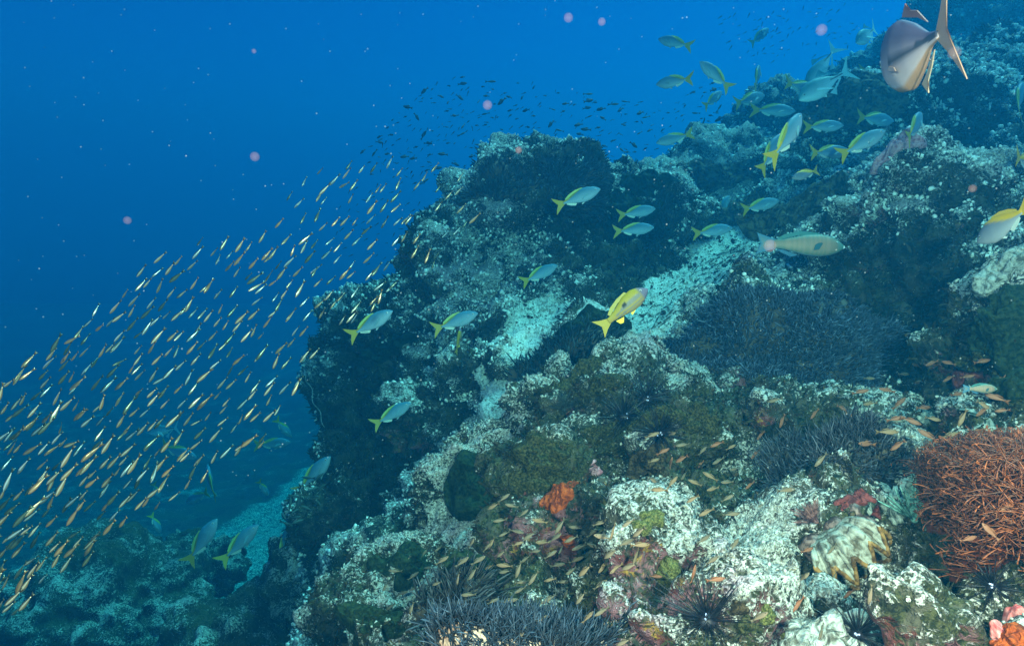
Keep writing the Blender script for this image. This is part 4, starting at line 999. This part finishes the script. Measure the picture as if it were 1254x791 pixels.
CP1 = [(555,90),(640,100),(730,115),(800,125),(880,100),(900,150),(815,190),(745,205),(700,192),(560,215),(500,230),(455,215),(440,190),(470,150),(520,110)]
for (x, y) in spots(CP1, 215, 6.5, rs):
    d = rs.uniform(4.6, 6.6); L = rs.choice((.03, .035, .045, .055, .08)); me = CH[rs.random() < .25]
    o = bpy.data.objects.new('dark_chromis', me); COL.objects.link(o)
    o.matrix_world = Matrix.Translation(P(x, y, d))@orient(x, y, d, rs.choice((0, 180))+rs.gauss(15, 25), rs.gauss(0, 30))@Matrix.Diagonal((L, L, L, 1))
    tag(o, 'small dark fish hovering in open water above the far rock', 'small fish', 'dark fish hovering above the reef crest')
vv = []; ff = []; cc = []; o_ = 0
for (x, y) in spots([(430,230),(560,200),(600,230),(545,290),(470,330),(430,330),(400,280)], 90, 7, rs)+spots(CP1, 170, 5, rs)+spots([(880,20),(1040,5),(1060,60),(960,80),(890,60)], 80, 5, rs):
    d = rs.uniform(5.5, 6.5); L = rs.uniform(.025, .05); me = CH[1]; M = Matrix.Translation(P(x, y, d))@orient(x, y, d, rs.gauss(40, 30), 0)@Matrix.Diagonal((L, L, L, 1))
    v = verts_of(me)@np.array(M.to_3x3()).T+np.array(M.translation[:]); vv.append(v); ff += [tuple(a+o_ for a in p.vertices) for p in me.polygons]; o_ += len(v)
o = link('distant_dark_fish', mesh('distant_dark_fish', np.concatenate(vv), ff, cols=np.full((o_, 3), .045)), M_DARKF); tag(o, kind='stuff')
def near_bottom(poly, n, mind, me_list, L0, L1, off, label, group, name, ang, sd_=20, cat='small fish'):
    for (x, y) in spots(poly, n, mind, rs):
        q, nn = hit(x, y); d = q.dot(cF)-rs.uniform(*off); L = rs.uniform(L0, L1)
        me = rs.choice(me_list); o = bpy.data.objects.new(name, me); COL.objects.link(o)
        a = ang if not isinstance(ang, tuple) else rs.choice(ang)
        o.matrix_world = Matrix.Translation(P(x, y, d))@orient(x, y, d, a+rs.gauss(0, sd_), rs.gauss(0, 20))@Matrix.Diagonal((L, L, L, 1))
        tag(o, label, cat, group)
near_bottom([(925,292),(905,325),(850,370),(800,410),(780,395),(820,350),(870,310)], 55, 7, CH[1:], .035, .05, (.06, .14), 'small dark fish close above the pale sand channel', 'dark fish over the sand channel', 'dark_chromis', 35, 14)
near_bottom([(340,585),(400,575),(395,615),(350,650),(310,650),(315,610)], 42, 6, CH[1:], .05, .085, (.15, .35), 'tiny dark fish above the greenish sand at the lower left', 'dark fish over the far sand patch', 'dark_chromis', (30, 120), 30)
# small tan and orange basslets near the bottom
at_ = [(0, .015), (.1, .07), (.35, .125), (.6, .105), (.85, .045), (1, .03)]; ab = [(a, -b) for a, b in at_]; aw = [(0, .02), (.3, .06), (.7, .04), (1, .01)]
def c_an(a, b): return lambda s, sa: mixc(b, a, .5+sa*.6)
ATL = [[(-.28, .03), (-.40, .07), (-.50, .12), (-.43, 0), (-.50, -.12), (-.40, -.07), (-.28, -.03)], [(.18, .10), (.05, .165), (-.15, .13), (-.24, .07), (0, .10)]]
AN = [tiny('small_basslet', at_, ab, aw, c_an(*q), ATL, q[0], NS=11, NC=10, eye=(.39, .045, .02, .022), bend=b) for q, b in ((((.16, .10, .05), (.34, .22, .13)), 0), (((.20, .075, .035), (.32, .15, .09)), .06), (((.10, .08, .05), (.28, .20, .13)), -.05))]
for me in AN: me.materials.append(M_FISH)
SA = 'small tan basslet swimming just above the '
near_bottom([(600,600),(700,640),(790,640),(780,700),(640,720),(600,680)], 46, 14, [AN[0], AN[2], AN[2]], .028, .042, (.05, .25), SA+'dark wall left of the pale boulder', 'tan basslets by the shaded wall', 'small_basslet', (25, 205), 22)
near_bottom([(480,690),(600,650),(620,700),(520,740),(450,760)], 22, 15, [AN[0], AN[2], AN[2]], .028, .042, (.05, .2), SA+'pale ledge at lower centre', 'tan basslets over the pale ledge', 'small_basslet', (35, 215), 20)
near_bottom([(540,720),(750,715),(770,790),(520,790)], 22, 16, [AN[0], AN[2], AN[2]], .028, .042, (.08, .22), SA+'anemone at the bottom edge', 'tan basslets over the bottom anemone', 'small_basslet', (35, 215), 20)
near_bottom([(780,520),(920,540),(930,610),(880,640),(790,600)], 26, 15, AN, .030, .042, (.05, .2), 'small tan basslet in front of the crevice right of the near rock', 'tan basslets in the crevice', 'small_basslet', (20, 200), 25)
near_bottom([(1020,460),(1160,440),(1240,430),(1230,500),(1180,560),(1080,560),(1020,520)], 34, 17, [AN[1], AN[1], AN[0]], .038, .052, (.05, .22), 'small orange basslet above the rubble left of the orange anemone', 'orange basslets over the rubble', 'small_basslet', (10, 190), 22)
near_bottom([(790,650),(1010,660),(1090,720),(1100,780),(880,780),(800,740)], 15, 24, [AN[1], AN[2]], .026, .036, (.03, .14), 'small brown basslet above the pale boulder around the big urchin', 'basslets over the pale boulder', 'small_basslet', (40, 220), 20)
near_bottom([(930,480),(1000,480),(1010,600),(920,600)], 8, 18, [AN[1], AN[2]], .034, .046, (.04, .15), 'small basslet over the round dark grey anemone', 'basslets over the round anemone', 'small_basslet', (40, 220), 20)
near_bottom([(1150,520),(1240,480),(1240,700),(1140,720)], 12, 22, [AN[1]], .030, .042, (.05, .12), 'small orange basslet close in front of the orange anemone', 'orange basslets in front of the orange anemone', 'small_basslet', (20, 200), 20)

FU = 'yellowtail_fish'; G = 'yellow tailed silver blue fish'
T_ = [(707,242,60,20,0,'in front of the dark crown of the far rock'),(779,260,48,10,0,'upper of the pair above the mound by the sand channel'),(776,281,50,5,0,'lower of the pair above the mound by the sand channel'),
 (660,336,50,26,0,'between the far rock and the spotted snapper'),(453,397,64,30,0,'at the left cliff top, first on the left by the school'),(557,394,60,20,0,'above the small amber fish on the cliff'),(480,507,54,30,0,'alone before the dark cliff below'),
 (872,283,50,8,0,'just above the start of the sand channel'),(826,170,46,194,0,'heading left against open water beside the ridge'),(826,52,38,170,35,'highest at upper centre, faint, heading away left'),(826,100,40,190,40,'facing left, faint, below the highest one'),
 (876,92,50,140,15,'nose up to the left in open water'),(873,122,34,40,30,'small and turned away near the ridge edge'),(918,122,44,15,30,'faint, heading right just off the ridge edge'),(930,45,34,40,20,'faintest one high in open water'),
 (947,135,54,-4,0,'just above the ridge edge, heading right'),(966,168,74,62,25,'large, nose straight up before the ridge'),(944,188,60,60,20,'behind the large upright one, only its tail clear'),(982,107,48,-18,30,'left of the silver jacks'),
 (1008,155,50,2,0,'with bright yellow back below the silver jacks'),(1036,141,36,28,10,'just behind the bright yellow backed one'),(1066,110,50,-2,0,'right under the big pink jack'),(1072,146,52,-8,25,'faint over the brown mat below the pink jack'),
 (1014,187,56,4,10,'tail overlapping another on the upper slope'),(1055,176,66,28,0,'long one climbing to the right on the upper slope'),(1120,155,44,62,48,'turned away above the far right rock'),(985,203,30,72,30,'small, seen nearly end on beside the orange striped fish'),
 (930,252,50,14,0,'over the mid slope above the parrotfish'),(862,263,34,55,20,'small dark one nose up above the channel, left of two'),(884,255,38,58,15,'small dark one nose up above the channel, right of two'),(845,222,36,-60,20,'nose down on the ridge flank'),
 (1246,122,50,70,40,'cut by the right edge, upper one'),(1074,88,40,-10,35,'with only the tail clear left of the pink jack'),(1165,82,40,-30,40,'mostly tail, right below the pink jack tail'),(927,95,34,80,45,'tail up, before the silver jacks'),
 (384,582,62,48,0,'biggest at lower left, over the greenish sand'),(334,543,44,4,0,'pale one in blue water left of the sea whip'),(347,524,30,-50,25,'small, nose down above the pale one'),(243,608,38,205,15,'heading left above the big lower left boulder'),
 (217,553,50,-18,0,'under the school, heading right'),(247,663,62,56,10,'dim, nose up beside the big lower left boulder'),(293,665,60,44,10,'dim, nose up at the middle of the lower left'),(351,668,58,76,10,'dim, upright against the dark boulder'),
 (191,601,24,-66,20,'little, nose down, upper of two at far left'),(191,641,26,-64,20,'little, nose down, lower of two at far left'),(322,597,24,-55,20,'little, left of the greenish sand'),(256,590,40,95,35,'ghostly, seen from behind at lower left'),(1243,222,30,30,40,'small, cut by the right edge, lower one')]
for x, y, l, a, yw, ph in T_:
    far = y > 540 or (x > 900 and y < 150)
    put_fish('fus', FU, 'yellow tailed silver fish '+ph, 'fish', x, y, l, a, yw, size=(.27 if far else .21) if l > 30 else (.16 if y > 540 else .22), group=G, tall=1.08)
put_fish('fusn', FU, 'large pale fish with orange yellow tail near the right edge, turned away', 'fish', 1230, 274, 58, 215, 48, roll=0, size=.19, group=G, tall=1.35)
put_fish('fusn', FU, 'pale pink fish with yellow back cut by the right edge', 'fish', 1256, 198, 50, -15, 35, size=.19, group=G, tall=1.3)
put_fish('jack', 'silver_jack', 'silver jack facing the camera, highest one beside the pink jack', 'fish', 1064, 42, 46, 215, -35, size=.30, group='silver jacks')
put_fish('jack', 'silver_jack', 'silver jack behind the longest one, steeply nose down', 'fish', 1008, 80, 62, 236, 12, size=.34, group='silver jacks')
put_fish('jack', 'silver_jack', 'longest silver jack gliding down left over the ridge', 'fish', 1012, 103, 78, 211, 0, size=.36, group='silver jacks')
put_fish('jack', 'silver_jack', 'blue jack with dark side line seen through the slender school', 'fish', 203, 526, 46, 190, 10, size=.28, group='silver jacks')
put_fish('pjack', 'pink_jack', 'big pinkish silver jack at upper right swimming away, tail fin raised', 'fish', 1122, 62, 84, 215, 70, roll=-12, d=1.45, tall=1.12)
put_fish('parrot', 'parrotfish', 'green and tan parrotfish gliding right above the carpet anemone', 'fish', 980, 300, 104, -3, 0, size=.30, tall=.92)
put_fish('snap', 'spotted_snapper', 'yellow snapper with grey head and a black side spot', 'fish', 763, 379, 78, 40, 0, size=.17)
put_fish('fusn', 'striped_fish', 'small grey fish with orange back stripe facing down left on the upper slope', 'fish', 988, 213, 42, 197, -15, size=.17)
put_fish('snap', 'amber_fish', 'small amber fish nose up just under a yellow tailed one on the cliff', 'fish', 562, 418, 32, 82, 20, size=.12)
put_fish('parrot', 'grey_wrasse', 'grey green wrasse resting among the rubble right of the crevice', 'fish', 1200, 476, 40, 0, 0, d=1.55)

# ------------------------------------------------------------------ plankton drifting in the water, lit by the strobes
m, n, b = new_mat('plankton_jelly'); b.inputs['Base Color'].default_value = (.50, .26, .26, 1); b.inputs['Alpha'].default_value = .075; b.inputs['Roughness'].default_value = .6
bv, bf = ico((0, 0, 0), (1, 1, 1), 2); bf = np.array(bf); V = []; V2 = []; rs2 = np.random.RandomState(4); K = []
for i in range(620):
    x = rs2.uniform(0, 1254) if rs2.rand() < .4 else rs2.normal(950, 190); y = rs2.uniform(0, 791)**1.0*.85
    d = rs2.uniform(1.1, 2.2); r_px = rs2.choice([1.0, 1.3, 1.8, 2.6, 4.0, 6.0], p=[.36, .26, .16, .12, .07, .03])
    if i > 150: r_px = rs2.uniform(.5, 1.1); x = rs2.uniform(0, 1254); y = rs2.uniform(0, 600); K.append((x, y, d, r_px))
K += [(696, 22, .6, 6), (737, 27, .6, 5), (597, 129, .6, 6), (635, 184, .6, 4.5), (1006, 37, .5, 7), (1191, 231, .6, 5), (1169, 65, .6, 8), (943, 301, .7, 8), (311, 42*1.5, .7, 3), (312, 192, .7, 6), (156, 270, .7, 5)]
for x, y, d, r_px in K:
    d = max(d, 1.15)
    (V if r_px > 1.15 else V2).append(bv*(r_px/FPX*d)+np.array(P(x, y, d)[:]))
F = bf[None]+(np.arange(len(V))*len(bv))[:, None, None]
o = link('floating_plankton', mesh('floating_plankton', np.concatenate(V), F.reshape(-1, 3)), m); tag(o, kind='stuff')
m2, n, b = new_mat('marine_snow'); b.inputs['Base Color'].default_value = (.45, .50, .52, 1); b.inputs['Alpha'].default_value = .15; b.inputs['Roughness'].default_value = .8
F = bf[None]+(np.arange(len(V2))*len(bv))[:, None, None]
o = link('marine_snow', mesh('marine_snow', np.concatenate(V2), F.reshape(-1, 3)), m2); tag(o, kind='stuff')
print('script done', time.time()-_t)
